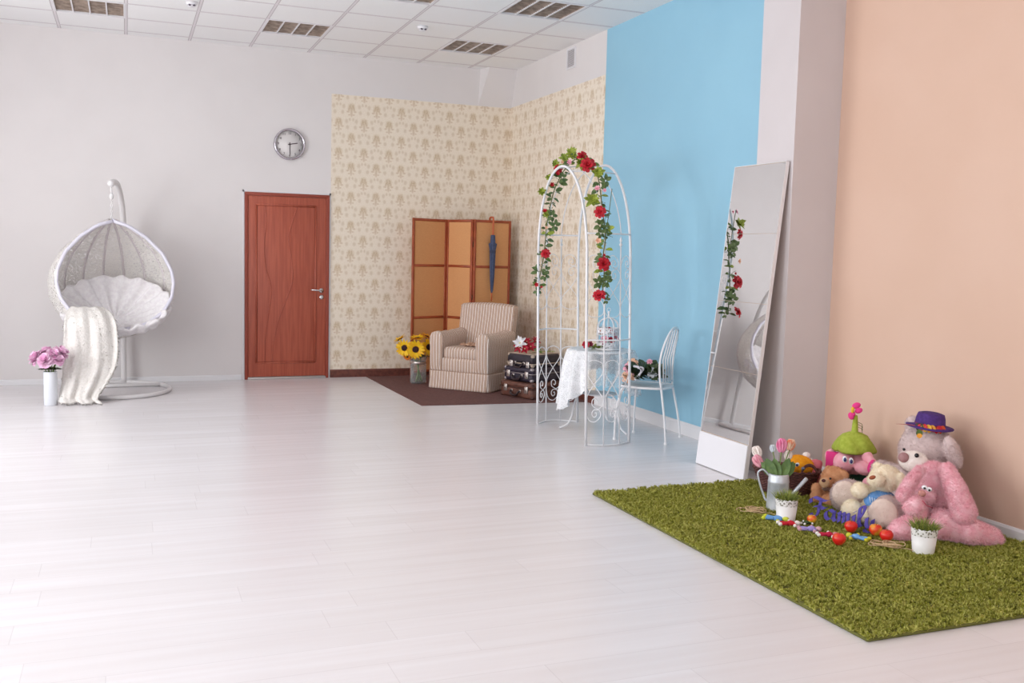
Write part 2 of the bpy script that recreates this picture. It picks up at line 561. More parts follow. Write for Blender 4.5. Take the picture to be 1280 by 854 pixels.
# baseboards
def skirting(mb, a, b, h, t, nrm, mi=0):
    a, b, n_ = Vector((*a, 0)), Vector((*b, 0)), Vector((*nrm, 0))
    prof = [(0, 0), (t, 0), (t, h * .82), (t * .45, h), (0, h)]
    vs = [q + n_ * u + Vector((0, 0, v)) for q in (a, b) for u, v in prof]
    k = len(prof); fs = [(i, (i + 1) % k, k + (i + 1) % k, k + i) for i in range(k)] + [tuple(range(k))[::-1], tuple(range(k, 2 * k))]
    mb.add(vs, fs, mi, False)


b1 = MB(); skirting(b1, (XL, YB), (1.17, YB), .055, .012, (0, -1)); struct('baseboard_back', b1, m_trimw)
b2 = MB(); skirting(b2, (WPX + .005, YB), (XR, YB), .09, .016, (0, -1)); struct('baseboard_back', b2, m_brownb)
b3 = MB(); skirting(b3, (XR, YB - .016), (XR, WPY), .10, .018, (-1, 0)); struct('baseboard_right', b3, m_brownb)
b4 = MB(); skirting(b4, (XR, WPY), (XR, YC1), .105, .016, (-1, 0)); struct('baseboard_right', b4, m_trimw)
b5 = MB(); skirting(b5, (XP, YC0), (XP, YF), .075, .016, (-1, 0)); struct('baseboard_right', b5, m_trimw)

# door ------------------------------------------------------------
DX0, DX1, DZ = 1.202, 2.122, 2.055
dr = bpy.data.objects.new('door_1', None); col.objects.link(dr); dr.location = ((DX0 + DX1) / 2, YB, 0); dr['kind'] = 'structure'
wd = M('door_wood', (156, 78, 60), .42)
g = wd.noise(5, 5, (9, 9, .5)).ss(.3, .7)
wd.color(wd.mix(g, (164, 78, 58), (184, 94, 70))); wd.bump(g, .05, .001)
wd2 = M('door_frame_wood', (150, 66, 48), .45)
jam = MB()
jam.rbox((DX0, YB - .03, 0), (DX0 + .035, YB, DZ), .004); jam.rbox((DX1 - .035, YB - .03, 0), (DX1, YB, DZ), .004); jam.rbox((DX0, YB - .0305, DZ - .035), (DX1, YB, DZ), .004)
obj('door_frame', jam, wd2.mat, dr)
ed = MB()
for q in (DX0 - .022, DX1 + .001): ed.box((q, YB - .006, 0), (q + .018, YB, DZ + .02))
ed.box((DX0 - .022, YB - .006, DZ), (DX1 + .019, YB, DZ + .02)); obj('white_reveal', ed, m_trimw, dr)
lf = MB(); x0, x1, z0, z1 = DX0 + .036, DX1 - .036, .028, DZ - .037
yf = YB - .021
lf.rbox((x0, yf, z0), (x1, YB - .002, z1), .002)
px0, px1, pz0, pz1 = x0 + .085, x1 - .115, z0 + .155, z1 - .095
lf.rbox((px0 + .012, yf - .006, pz0 + .012), (px1 - .012, yf + .004, pz1 - .012), .005)
lf2 = MB()
for (a, b) in (((px0, pz0), (px1, pz0)), ((px1, pz0), (px1, pz1)), ((px1, pz1), (px0, pz1)), ((px0, pz1), (px0, pz0))):
    lf2.tube([(a[0], yf, a[1]), (b[0], yf, b[1])], .012, 8)
hh = pz1 - pz0
c1 = [(.14, 1), (.17, .9), (.13, .77), (.15, .62), (.25, .47), (.20, .3), (.15, .15), (.14, 0)]
c2 = [(.68, 1), (.60, .9), (.54, .8), (.59, .65), (.60, .52), (.50, .40), (.36, .25), (.28, .1), (.27, 0)]
for cc_ in (c1, c2):
    lf2.tube(smooth_path([(px0 + (px1 - px0) * a, yf - .006, pz0 + .012 + (hh - .024) * b) for a, b in cc_], 6), .0065, 6)
leafo = obj('door_leaf', lf, wd.mat, dr); obj('moulding', lf2, wd.mat, leafo)
chrome = mat('chrome', (205, 203, 203), .22, metal=1.0)
hx = DX1 - .085
hm = MB(); F = frame((0, -1, 0)); hm.lathe([(.0, 0), (.026, 0), (.026, .008), (.0, .009)], 20, (hx, yf, .99), 0, F)
hm.tube([(hx, yf, .99), (hx, yf - .05, .99), (hx - .02, yf - .055, .992), (hx - .125, yf - .052, 1.0)], .0085, 10); obj('door_handle', hm, chrome, dr)
lk = MB(); lk.lathe([(.0, 0), (.026, 0), (.026, .008), (.012, .012), (.0, .012)], 20, (hx + .002, yf, .915), 0, F); obj('door_lock', lk, chrome, dr)
th = MB(); th.rbox((DX0 + .03, YB - .035, 0), (DX1 - .03, YB - .012, .022), .004); obj('door_sill', th, mat('aluminium', (196, 190, 186), .35, metal=.8), dr)

# ceiling light fittings ------------------------------------------
m_ref = mat('louvre_reflector', (206, 188, 174), .4, (168, 150, 138), 14, metal=.45)
m_fix = mat('fitting_white', (236, 233, 236), .5)
names_l = ['square louvre ceiling light at the far left above the hanging chair', 'square louvre ceiling light nearest above the wall clock and door', 'square louvre ceiling light closest to the corner, over the folding screen',
           'square louvre ceiling light cut by the upper edge, beside the smoke detector', 'large looking louvre ceiling light beside the blue wall']
for (lx, ly), lab in zip(LIGHTS, names_l):
    t = thing('ceiling_light', 'recessed ' + lab, 'ceiling light', (lx + .31, ly + .3025, H), 'louvre ceiling lights')
    b = MB(); e = .02
    X0, X1, Y0, Y1 = lx, lx + GX, ly, ly + GY
    b.box((X0, Y0, H - .004), (X1, Y0 + e, H + .07)); b.box((X0, Y1 - e, H - .004), (X1, Y1, H + .07)); b.box((X0, Y0 + e, H - .004), (X0 + e, Y1 - e, H + .07)); b.box((X1 - e, Y0 + e, H - .004), (X1, Y1 - e, H + .07))
    b.box((X0, Y0, H + .07), (X1, Y1, H + .08))
    obj('frame', b, m_fix, t)
    w4 = (GX - 2 * e) / 4
    for k in range(4):
        x0_ = X0 + e + k * w4; tb = MB()
        prof = [(x0_ + w4 * (.5 - .5 * math.cos(PI * s_ / 8)), H + .004 + .05 * math.sin(PI * s_ / 8)) for s_ in range(9)]
        vs = [(px_, yq, pz_) for yq in (Y0 + e, Y1 - e) for px_, pz_ in prof]
        tb.add(vs, [(s_, s_ + 1, s_ + 10, s_ + 9) for s_ in range(8)]); obj('reflector', tb, m_ref, t)
    lv = MB()
    for k in range(1, 4): lv.box((X0 + e + k * w4 - .006, Y0 + e, H), (X0 + e + k * w4 + .006, Y1 - e, H + .03), 0)
    for k in range(1, 14):
        yq = Y0 + e + (GY - 2 * e) * k / 14; lv.box((X0 + e, yq - .0015, H + .004), (X1 - e, yq + .0015, H + .028), 1)
    obj('louvre', lv, [m_fix, m_ref], t)
    for k in (0, 1, 2, 3):
        tu = MB(); tu.tube([(X0 + e + (k + .5) * w4, Y0 + .03, H + .038), (X0 + e + (k + .5) * w4, Y1 - .03, H + .038)], .008, 8); obj('lamp_tube', tu, mat('tube_white', (225, 225, 228), .3), t)

# smoke detectors, vent, clock ------------------------------------
m_dark = mat('dark_plastic', (84, 72, 86), .5)
for (sx, sy, lab) in ((2.66, 9.24, 'round white smoke detector on the ceiling tiles above the wallpaper'), (.56, 9.3, 'round white smoke detector at the upper edge, left of the door')):
    t = thing('smoke_detector', lab, 'smoke detector', (sx, sy, H), 'smoke detectors')
    b = MB(); b.lathe([(0, -.045), (.028, -.043), (.035, -.03), (.05, -.02), (.052, 0), (0, 0)], 28, (sx, sy, H)); obj('body', b, m_fix, t)
    s_ = MB()
    for k in (-1, 1): s_.box((sx + k * .018 - .010, sy - .036, H - .040), (sx + k * .018 + .010, sy - .030, H - .026))
    s_.lathe([(0.036, -.031), (.0375, -.027)], 28, (sx, sy, H)); obj('slot', s_, m_dark, t)

t = thing('ventilation_grille', 'slatted white ventilation grille high on the white wall beside the blue paint', 'vent', (XR, 9.34, 3.37))
b = MB(); v0, v1, q0, q1 = 9.235, 9.445, 3.365, 3.575
b.box((XR - .012, v0, q0), (XR, v0 + .02, q1)); b.box((XR - .012, v1 - .02, q0), (XR, v1, q1)); b.box((XR - .012, v0 + .02, q0), (XR, v1 - .02, q0 + .018)); b.box((XR - .012, v0 + .02, q1 - .018), (XR, v1 - .02, q1))
obj('frame', b, m_fix, t)
s_ = MB(); bk = MB(); bk.box((XR - .003, v0 + .02, q0 + .018), (XR - .001, v1 - .02, q1 - .018)); obj('backing', bk, m_dark, t)
for k in range(12):
    zc = q0 + .026 + k * .0145
    s_.box((-.0012, v0 + .02, -.0036), (.0012, v1 - .02, .0036), 0, Matrix.Translation((XR - .009, 0, zc)) @ Matrix.Rotation(math.radians(-35), 4, 'Y'))
obj('slats', s_, m_fix, t)

CL = Vector((1.68, YB, 2.59)); cr0 = .172
t = thing('wall_clock', 'round chrome rimmed wall clock with white dial above the wooden door', 'clock', CL)
F = frame((0, -1, 0), (1, 0, 0))
b = MB(); b.lathe([(cr0 - .026, .03), (cr0 - .018, .042), (cr0 - .006, .04), (cr0, .028), (cr0, 0), (cr0 - .02, 0)], 56, CL, 0, F); obj('rim', b, mat('clock_chrome', (196, 190, 198), .18, metal=.95), t)
b = MB(); b.lathe([(.0, .02), (cr0 - .012, .02), (cr0 - .012, 0), (0, 0)], 56, CL, 0, F); dial = obj('dial', b, mat('clock_dial', (232, 226, 224), .5), t)
m_ink = mat('clock_ink', (66, 44, 54), .5)


def text_mb(s, size, mtx, ext=.001):
    cu = bpy.data.curves.new('tmp', 'FONT'); cu.body = s; cu.size = size; cu.align_x = 'CENTER'; cu.align_y = 'CENTER'; cu.extrude = ext
    o = bpy.data.objects.new('tmp', cu); col.objects.link(o); dg = bpy.context.evaluated_depsgraph_get(); dg.update()
    me = bpy.data.meshes.new_from_object(o.evaluated_get(dg)); out = MB()
    out.add([mtx @ v.co for v in me.vertices], [tuple(p_.vertices) for p_ in me.polygons], 0, False)
    bpy.data.objects.remove(o); return out


FT = Matrix.Rotation(PI / 2, 4, 'X')     # text plane: x right, z up, facing -y
for k in range(1, 13):
    nm = MB()
    a = PI / 2 - k * PI / 6; q = text_mb(str(k), .036, Matrix.Translation(CL + Vector((math.cos(a) * .122, -.0215, math.sin(a) * .122))) @ FT)
    nm.add(q.v, q.f, 0, False)
    obj('numeral', nm, m_ink, dial)
for nme, ang, L, wd_ in (('hour_hand', math.radians(90 - 79), .085, .009), ('minute_hand', math.radians(-90 + 1), .115, .007)):
    b = MB(); R = Matrix.Translation(CL + Vector((0, -.026, 0))) @ Matrix.Rotation(-ang, 4, 'Y'); b.box((-.02, -.001, -wd_ / 2), (L, .001, wd_ / 2), 0, R); obj(nme, b, m_ink, t)
b = MB(); b.lathe([(0, .032), (.008, .032), (.009, .02)], 12, CL, 0, F); obj('hub', b, m_ink, t)

# ================================================================== RUGS
m_brown = M('brown_rug', (122, 82, 76), .95)
m_brown.vary((92, 58, 56), 90, 3, stretch=(.4, 2.5, 1), bump=.4, dist=.004)
rb = MB()
BR = [(2.586, 8.815), (4.262, 8.70), (4.262, 10.99), (2.557, 10.99)]
rb.add([(x, y, z) for z in (.0, .007) for x, y in BR], [(3, 2, 1, 0), (4, 5, 6, 7), (0, 1, 5, 4), (1, 2, 6, 5), (2, 3, 7, 6), (3, 0, 4, 7)], 0, False)
tag(obj('rug', rb, m_brown.mat, loc=(3.4, 9.8, 0)), 'flat dark brown rug under the striped armchair and suitcases', 'rug')

m_green = M('green_shag', (120, 126, 52), .95, spec=.2)
gn = m_green.noise(75, 2).ss(.38, .62); g2 = m_green.noise(11, 3).ss(.35, .65)
m_green.color(m_green.mix(g2 * .45, m_green.mix(gn, (136, 138, 46), (202, 198, 112)), (146, 148, 56)))
GX0_, GX1_, GY0_, GY1_ = 2.635, 4.345, 2.87, 5.265
rg = thing('shag_rug', 'olive green shaggy rug under the plush toys by the peach wall', 'rug', ((GX0_ + GX1_) / 2, (GY0_ + GY1_) / 2, 0))
gb = MB()
gb.rbox((GX0_, GY0_, 0), (GX1_, GY1_, .014), .006)
obj('backing', gb, mat('rug_backing', (104, 104, 48), .9), rg)
pb = MB()
pb.grid(lambda u, v: (GX0_ + .004 + (GX1_ - GX0_ - .008) * u, GY0_ + .004 + (GY1_ - GY0_ - .008) * v, .0145 + .004 * noise.noise(Vector((u * 40, v * 50, 0)))), 60, 80)
g_ = np.random.default_rng(3)
NC, NB = 17000, 11
cx_ = GX0_ + g_.random(NC) * (GX1_ - GX0_); cyy_ = GY0_ + g_.random(NC) * (GY1_ - GY0_)
top = .011 + .007 * g_.random(NC)
dirc = g_.normal(0, .55, (NC, 2))
V_, F_ = list(pb.v), list(pb.f)
base_ = np.stack([cx_, cyy_, np.full(NC, .012)], 1).repeat(NB, 0) + g_.normal(0, .0022, (NC * NB, 3)) * (1, 1, 0)
d3 = np.concatenate([dirc.repeat(NB, 0) + g_.normal(0, .38, (NC * NB, 2)), np.ones((NC * NB, 1))], 1); d3 /= np.linalg.norm(d3, axis=1)[:, None]
L_ = (top.repeat(NB) * g_.uniform(.8, 1.25, NC * NB) * 1.25)[:, None]
s_ = np.cross(d3, g_.normal(0, 1, (NC * NB, 3))); s_ /= np.linalg.norm(s_, axis=1)[:, None]; s_ *= .0019
tip = base_ + d3 * L_
q = np.stack([base_ - s_, base_ + s_, tip + s_ * .8, tip - s_ * .8], 1).reshape(-1, 3); nv_ = len(V_)
pb.v = V_ + q.tolist(); pb.f = F_ + (np.arange(len(q)).reshape(-1, 4) + nv_).tolist(); pb.mi = [0] * len(pb.f); pb.sm = [True] * len(pb.f)
po = obj('pile', pb, m_green.mat, rg)
RZ = .028      # top of the pile

# ================================================================== HANGING EGG CHAIR
EX, EY = -.095, 10.30
m_iron = mat('white_lacquer', (236, 232, 232), .35)
m_rattan = M('white_rattan', (248, 243, 238), .55)
vn = m_rattan.noise(44, 1, (1, 1, 2.4)); al = (m_rattan.noise(50, 1, (1.3, 1.3, 3.)).gt(.55)).max(vn.gt(.52))
m_rattan.alpha(al); m_rattan.bump(m_rattan.noise(80, 2, (1, 1, 3)), .6, .006)
eg = thing('hanging_egg_chair', 'white wicker hanging egg chair on a curved stand against the back wall', 'chair', (EX, EY, 0))
rb = MB(); ring = [(EX + .49 * math.cos(a), EY + .05 + .56 * math.sin(a), .02) for a in [2 * PI * k / 64 for k in range(64)]]
rb.tube(ring, .02, 10, True)
rb.tube([(EX - .44, EY + .34, .02), (EX + .44, EY + .34, .02)], .018, 8)
obj('base_ring', rb, m_iron, eg)
pb = MB()
pp = smooth_path([(EX + .06, EY + .60, .02), (EX + .06, EY + .62, .5), (EX + .07, EY + .60, 1.0), (EX + .075, EY + .54, 1.5), (EX + .06, EY + .40, 1.85), (EX + .02, EY + .16, 2.035), (EX - .02, EY, 2.05), (EX - .035, EY - .03, 2.03)], 6)
pb.tube(pp, .029, 12); obj('stand_pole', pb, m_iron, eg)
hb = MB(); hb.ell((EX - .035, EY - .03, 2.035), .034)
hb.tube([(EX - .035, EY - .03, 2.03), (EX - .032, EY - .02, 1.94)], .008, 8); hb.ell((EX - .032, EY - .02, 1.915), (.02, .02, .034))
for k in range(7):
    c = Vector((EX - .03, EY - .015, 1.88 - k * .028)); a = (k % 2) * PI / 2
    hb.tube([c + Vector((math.cos(t_) * .009 * math.cos(a), math.cos(t_) * .009 * math.sin(a), math.sin(t_) * .018)) for t_ in [2 * PI * j / 10 for j in range(10)]], .004, 5, True)
obj('hanging_chain', hb, m_iron, eg)
EZT, EZB = 1.70, .52


def egg_r(t):      # t 0 = apex, 1 = bottom
    pts = [(0, 0), (.06, .17), (.15, .33), (.28, .485), (.42, .575), (.52, .60), (.64, .59), (.76, .53), (.87, .41), (.95, .24), (1, 0)]
    for (a, ra), (b, rb_) in zip(pts, pts[1:]):
        if a <= t <= b:
            u = (t - a) / (b - a); return ra + (rb_ - ra) * u
    return 0


def egg(t, ang):
    r = egg_r(t) * .955; ang += .17; return Vector((EX - .03 + r * math.cos(ang), EY + r * math.sin(ang) * .86, EZT - (EZT - EZB) * t))


def cut(t): return -(.05 + .27 * t)


sh = MB(); NT, NA = 40, 64; rimL, rimR = [], []
for j in range(1, NT + 1):
    t = j / NT; r = max(egg_r(t) * .955, 1e-4) * .86; q = cut(t)
    a0 = -math.asin(min(1, -q / r)) if -q < r else -PI / 2
    rimR.append(egg(t, a0)); rimL.append(egg(t, PI - a0))
rowsv = [[egg(1 / NT * .02, PI / 2)] * (NA + 1)]
for j in range(1, NT + 1):
    t = j / NT; r = max(egg_r(t) * .955, 1e-4) * .86; q = cut(t)
    a0 = -math.asin(min(1, -q / r)) if -q < r else -PI / 2
    rowsv.append([egg(t, a0 + (PI - 2 * a0) * i / NA) for i in range(NA + 1)])
vs = [p for r in rowsv for p in r]
sh.add(vs, [(j * (NA + 1) + i, j * (NA + 1) + i + 1, (j + 1) * (NA + 1) + i + 1, (j + 1) * (NA + 1) + i) for j in range(NT) for i in range(NA)])
obj('wicker_shell', sh, m_rattan.mat, eg, solid=.012)
rr = MB(); kk = next((j for j in range(len(rimR)) if (rimR[j] - rimL[j]).length < .02 and j > 5), len(rimR) - 1)
path = [egg(.005, PI / 2)] + rimR[:kk + 1] + rimL[:kk + 1][::-1]
rr.tube(path, .017, 10, True); obj('rim', rr, mat('rim_lilac_white', (226, 222, 234), .4), eg)
for a in (22, 48, 70, 90, 110, 132, 158):
    q = MB(); q.tube([egg(.01 + .97 * k / 24, math.radians(a)) * 1.0 for k in range(25)], .0125, 8); obj('rib', q, mat('rib_white', (216, 206, 208), .5), eg)

m_cush = M('cushion_white', (240, 236, 236), .9); m_cush.vary((230, 224, 226), 30, bump=.2)
# papasan cushion: a deep pleated bowl, tipped towards the room
Rt = Matrix.Rotation(math.radians(34), 4, 'X')
CC = Vector((EX - .01, EY - .075, .89))


def cushf(u, v):
    a = 2 * PI * u
    if v < .62:
        r = v / .62; rad = .485 * r; zz = -.20 * (1 - r * r) + .03 * math.sin(a * 17 + r * 2.) * r
    elif v < .8:
        q = (v - .62) / .18; rad = .485 + .035 * math.sin(q * PI); zz = .0 - .10 * q + .045 * math.sin(q * PI) + .02 * math.sin(a * 17 + 2) * (1 - q)
    else:
        q = (v - .8) / .2; rad = .485 * (1 - q); zz = -.10 - .22 * q
    wob = 1 + .02 * math.sin(a * 23) + .015 * math.sin(a * 7 + 1)
    return CC + Rt @ Vector((rad * wob * math.cos(a), rad * wob * math.sin(a) * .84, zz))


cb_ = MB(); cb_.grid(cushf, 170, 40, wrap=True)
co = obj('seat_cushion', cb_, m_cush.mat, loc=CC)
tag(co, 'round pleated white cushion filling the bowl of the egg chair', 'cushion')
fuzz(co, 9000, .02, .004, 5, cond=lambda P: (P[:, 1] < -.1) & (P[:, 2] < .02))

m_thr = M('throw_cream', (240, 235, 230), .95); m_thr.vary((232, 226, 220), 60, bump=.5, dist=.01)
rows = [  # left px, right px, py, rho-ish distance y, bulge
    (88, 128, 384, 10.02), (83, 138, 390, 9.92), (81, 143, 398, 9.84), (80, 146, 408, 9.80), (79.5, 147, 422, 9.78), (79, 147.5, 438, 9.76),
    (79, 146, 452, 9.74), (78.5, 142, 464, 9.70), (78, 136, 474, 9.67), (77, 130, 484, 9.63), (75.5, 124, 492, 9.59), (73.5, 122, 499, 9.55), (74, 128, 504, 9.50)]


def aty(px, py, Y):
    d = ray(px, py); return Vector((0, 0, CAMZ)) + d * (Y / d.y)


def throwf(u, v):
    s_ = v * (len(rows) - 1); i = min(int(s_), len(rows) - 2); t_ = s_ - i
    l = [rows[i][k] + (rows[i + 1][k] - rows[i][k]) * t_ for k in range(4)]
    p = aty(l[0] + (l[1] - l[0]) * u, l[2] - 5 * (u - .5) * (1 - v) * 0, l[3])
    amp = .010 + .016 * v
    p.y += amp * math.sin(u * 15 + v * 2) + .4 * amp * math.sin(u * 31 - v * 5) - .05 * math.sin(PI * u) * (1 - v)
    p.z += .004 * math.sin(u * 18)
    if v > .9: p.z = max(p.z, .012)
    return p


tb = MB(); tb.grid(throwf, 60, 70)
to = obj('throw_blanket', tb, m_thr.mat, loc=(-.45, 9.8, 0), solid=.014)
tag(to, 'cream fluffy throw draped from the egg chair down to the floor', 'blanket')
fuzz(to, 9000, .018, .003, 8, tilt=1.)

# ================================================================== PINK PEONIES IN A WHITE VASE
VX = Vector((-.645, 9.60, 0)); VX.x = flo(63, 507.5).x; VX.y = flo(63, 507.5).y + .05
m_por = mat('porcelain', (232, 234, 240), .25)
t = MB(); t.lathe([(0, 0), (.054, 0), (.057, .008), (.057, .30), (.055, .305), (.051, .30), (.05, .02), (0, .015)], 36, VX)
tag(obj('vase', t, m_por, loc=VX), 'plain white cylinder vase on the floor holding pink peonies', 'vase')
m_pe = M('peony_pink', (250, 190, 228), .7); m_pe.vary((254, 222, 240), 35); m_dkleaf = mat('peony_leaf', (86, 98, 58), .6, (62, 52, 40), 30)
m_stem = mat('stem_green', (104, 134, 62), .6, (130, 150, 80), 40)
k = 0
for (dx, dy, dz, R, lab) in ((-.105, 0, .42, .062, 'pink peony on the far left side of the white vase'), (-.035, -.06, .405, .06, 'pink peony leaning forward low over the white vase rim'), (.03, -.03, .445, .062, 'pink peony in the middle of the bunch, facing the room'),
                             (.085, .02, .465, .066, 'pink peony highest and furthest right in the white vase'), (-.03, .07, .455, .06, 'pink peony at the back of the white vase'), (.065, -.05, .41, .05, 'small pink peony low at the right of the bunch')):
    k += 1; c = VX + Vector((dx, dy, dz)); up = Vector((dx * 1.4, dy * 1.2 - .03, .12)).normalized()
    ft = thing('peony', lab, 'flower', VX + Vector((dx * .15, dy * .15, .04)), 'pink peonies in the white vase')
    pb = MB(); g = random.Random(k); F = frame(up)
    for ring_, nn, op in ((0, 5, .25), (1, 8, .7), (2, 10, 1.15), (3, 11, 1.6)):
        for i in range(nn):
            a = 2 * PI * i / nn + g.uniform(-.2, .2); o = Vector((math.cos(a), math.sin(a), 0)); d = o * math.sin(op) + Vector((0, 0, math.cos(op)))
            petal(pb, c + F @ (o * .006), F @ d, F @ (-o * .6 + Vector((0, 0, .6))), R * g.uniform(.95, 1.15), R * 1.0, g.uniform(-.35, .05), 0, False, .3)
    obj('petals', pb, m_pe.mat, ft)
    sb = MB(); sb.tube(smooth_path([VX + Vector((dx * .15, dy * .15, .04)), VX + Vector((dx * .35, dy * .35, .31)), c], 4), .004, 6); obj('stem', sb, m_stem, ft)
    lb = MB()
    for q in range(4):
        a = q * 1.7 + k; o = Vector((math.cos(a), math.sin(a), 0)); leaf(lb, VX + Vector((dx * .4, dy * .4, .32)), o + Vector((dx * 5, dy * 5, .35)), .075, .04, nrm=(0, 0, 1))
    obj('leaf', lb, m_dkleaf, ft)

# ================================================================== FOLDING SCREEN
SP = [(3.0, 10.72), (3.475, 10.915), (3.665, 10.53), (4.165, 10.635)]
SH = 1.825
m_sw = mat('screen_wood', (172, 84, 48), .45, (154, 70, 40), 12)
m_sf = M('screen_weave', (206, 146, 90), .8)
x, y, z = m_sf.xyz(); wv = ((z * 900).m('SINE') * .5 + .5) * .5 + m_sf.noise(120, 2, (.3, .3, 6)) * .8
m_sf.color(m_sf.mix(wv.ss(.2, 1.), (204, 138, 86), (230, 172, 118))); m_sf.bump(wv, .3, .002)
SQ = Vector(((SP[0][0] + SP[3][0]) / 2, (SP[0][1] + SP[3][1]) / 2, .007))
scr = thing('folding_screen', 'three panel wooden folding screen with woven straw inserts behind the armchair', 'folding screen', SQ)
for k in range(3):
    a, b = Vector((*SP[k], 0)), Vector((*SP[k + 1], 0)); d = (b - a).normalized(); n_ = Vector((-d.y, d.x, 0)); L = (b - a).length
    Mx = Matrix(((d.x, n_.x, 0, a.x), (d.y, n_.y, 0, a.y), (0, 0, 1, .007), (0, 0, 0, 1)))
    g = .006; fr = MB()
    for u in (g, L - g - .03): fr.rbox((u, -.012, 0), (u + .03, .012, SH), .004, 1, 0, Mx)
    for w_ in (.06, .68, 1.275, SH - .031): fr.rbox((g + .028, -.010, w_), (L - g - .028, .010, w_ + (.030)), .003, 1, 0, Mx)
    fo = obj('panel_frame', fr, m_sw, scr)
    iv = MB(); iv.box((g + .03, -.003, .08), (L - g - .03, .003, SH - .03), 0, Mx); obj('woven_insert', iv, m_sf.mat, fo)
for k in (1, 2):
    for w_ in (.3, .95, 1.55):
        hb = MB(); p = Vector((*SP[k], w_)); hb.tube([p - Vector((0, 0, .03)), p + Vector((0, 0, .03))], .005, 8); obj('hinge', hb, mat('dark_brass', (90, 64, 48), .4, metal=.6), scr)

# umbrella hooked over the right hand panel
ax = (Vector((*SP[3], 0)) - Vector((*SP[2], 0))).normalized(); nn_ = Vector((ax.y, -ax.x, 0))
ub = Vector((*SP[2], 0)) + ax * .235 + nn_ * .045
um = thing('umbrella', 'closed navy blue umbrella with orange wooden handle hanging on the screen', 'umbrella', ub + Vector((0, 0, 1.0)))
m_uw = mat('umbrella_wood', (190, 92, 48), .4)
h1 = MB(); h1.tube(smooth_path([ub - nn_ * .075 + Vector((0, 0, 1.80)), ub - nn_ * .075 + Vector((0, 0, 1.845)), ub - nn_ * .06 + Vector((0, 0, 1.862)), ub - nn_ * .02 + Vector((0, 0, 1.862)), ub + Vector((0, 0, 1.84)), ub + Vector((0, 0, 1.65))], 5), .011, 10); obj('handle', h1, m_uw, um)
m_navy = mat('navy_cloth', (72, 84, 116), .7, (60, 70, 100), 40)
cn = MB()
prof = [(.008, 1.00), (.014, 1.03), (.022, 1.15), (.028, 1.32), (.030, 1.45), (.033, 1.50), (.043, 1.56), (.028, 1.575), (.026, 1.62), (.024, 1.66), (.010, 1.665)]
cn.lathe(prof, 48, (ub.x, ub.y, 0), rfun=lambda a, i: 1 + (.16 if 0 < i < 7 else .05) * math.cos(8 * a + i * .25)); obj('canopy', cn, m_navy, um)
st = MB(); st.lathe([(.035, 1.455), (.037, 1.475), (.035, 1.49)], 24, (ub.x, ub.y, 0)); obj('strap', st, mat('navy_dark', (44, 52, 80), .6), um)
tp = MB(); tp.tube([ub + Vector((0, 0, 1.0)), ub + Vector((0, 0, .93))], .008, 8); tp.tube([ub + Vector((0, 0, .93)), ub + Vector((0, 0, .905))], [.01, .007], 8); obj('tip', tp, m_uw, um)

# ================================================================== STRIPED ARMCHAIR (local frame: x across, y depth)
AO = Vector((3.242, 9.70, .007)); axx = Vector((.66, -.75, 0)).normalized(); ayy = Vector((-axx.y, axx.x, 0))
arm = thing('armchair', 'slipcovered armchair in beige and brown stripes on the brown rug', 'armchair', AO, rz=math.atan2(axx.y, axx.x))


def stripes(name, top):
    s_ = M(name, (205, 178, 158), .9, spec=.2); x, y, z = s_.xyz()
    src = y if top else x
    wob = (s_.noise(3, 2) - .5) * .02
    u = ((src + wob + (z * 0 if False else wob * 0)) / .034).fract()
    base = s_.mix(.5, (218, 192, 174), (218, 192, 174))
    c = s_.mix((u - .25).abs().lt(.10), base, (252, 244, 236))
    c = s_.mix((u - .43).abs().lt(.05), c, (138, 88, 74)); c = s_.mix((u - .08).abs().lt(.045), c, (150, 102, 88))
    c = s_.mix((u - .74).abs().lt(.12), c, (192, 160, 140))
    s_.color(c); s_.bump(s_.noise(14, 3), .25, .02); return s_.mat


m_sx, m_sy = stripes('stripe_across', False), stripes('stripe_depth', True)


def by_normal(mb):
    """front and back faces take the across stripes, sides and arm tops the depth stripes"""
    for i, f_ in enumerate(mb.f):
        p = [Vector(mb.v[k]) for k in f_[:4]]; n_ = (p[1] - p[0]).cross(p[2] - p[0])
        if len(p) == 4 and n_.length < 1e-10: n_ = (p[2] - p[0]).cross(p[3] - p[0])
        n_ = n_.normalized() if n_.length > 1e-10 else Vector((0, 1, 0))
        mb.mi[i] = 0 if abs(n_.y) > .6 else 1


AW, AD = .355, .70


def skirtf(u, v):
    """valance: a slightly flared pleated band round the frame, v 0 floor to 1 top"""
    per = [(-AW, 0), (AW, 0), (AW, AD), (-AW, AD)]; s_ = u * 4; i = int(s_) % 4; t_ = s_ - int(s_)
    a, b = per[i], per[(i + 1) % 4]; x = a[0] + (b[0] - a[0]) * t_; y = a[1] + (b[1] - a[1]) * t_
    fl = .022 * (1 - v); cx, cy = x, y - AD / 2; l = math.hypot(cx, cy)
    c = min(t_, 1 - t_); pl = (-.03 * math.exp(-(c / .03) ** 2)) * (1 - v) + .004 * math.sin(u * 90) * (1 - v)
    return Vector((x + cx / l * (fl + pl), y + cy / l * (fl + pl), .004 + .185 * v))


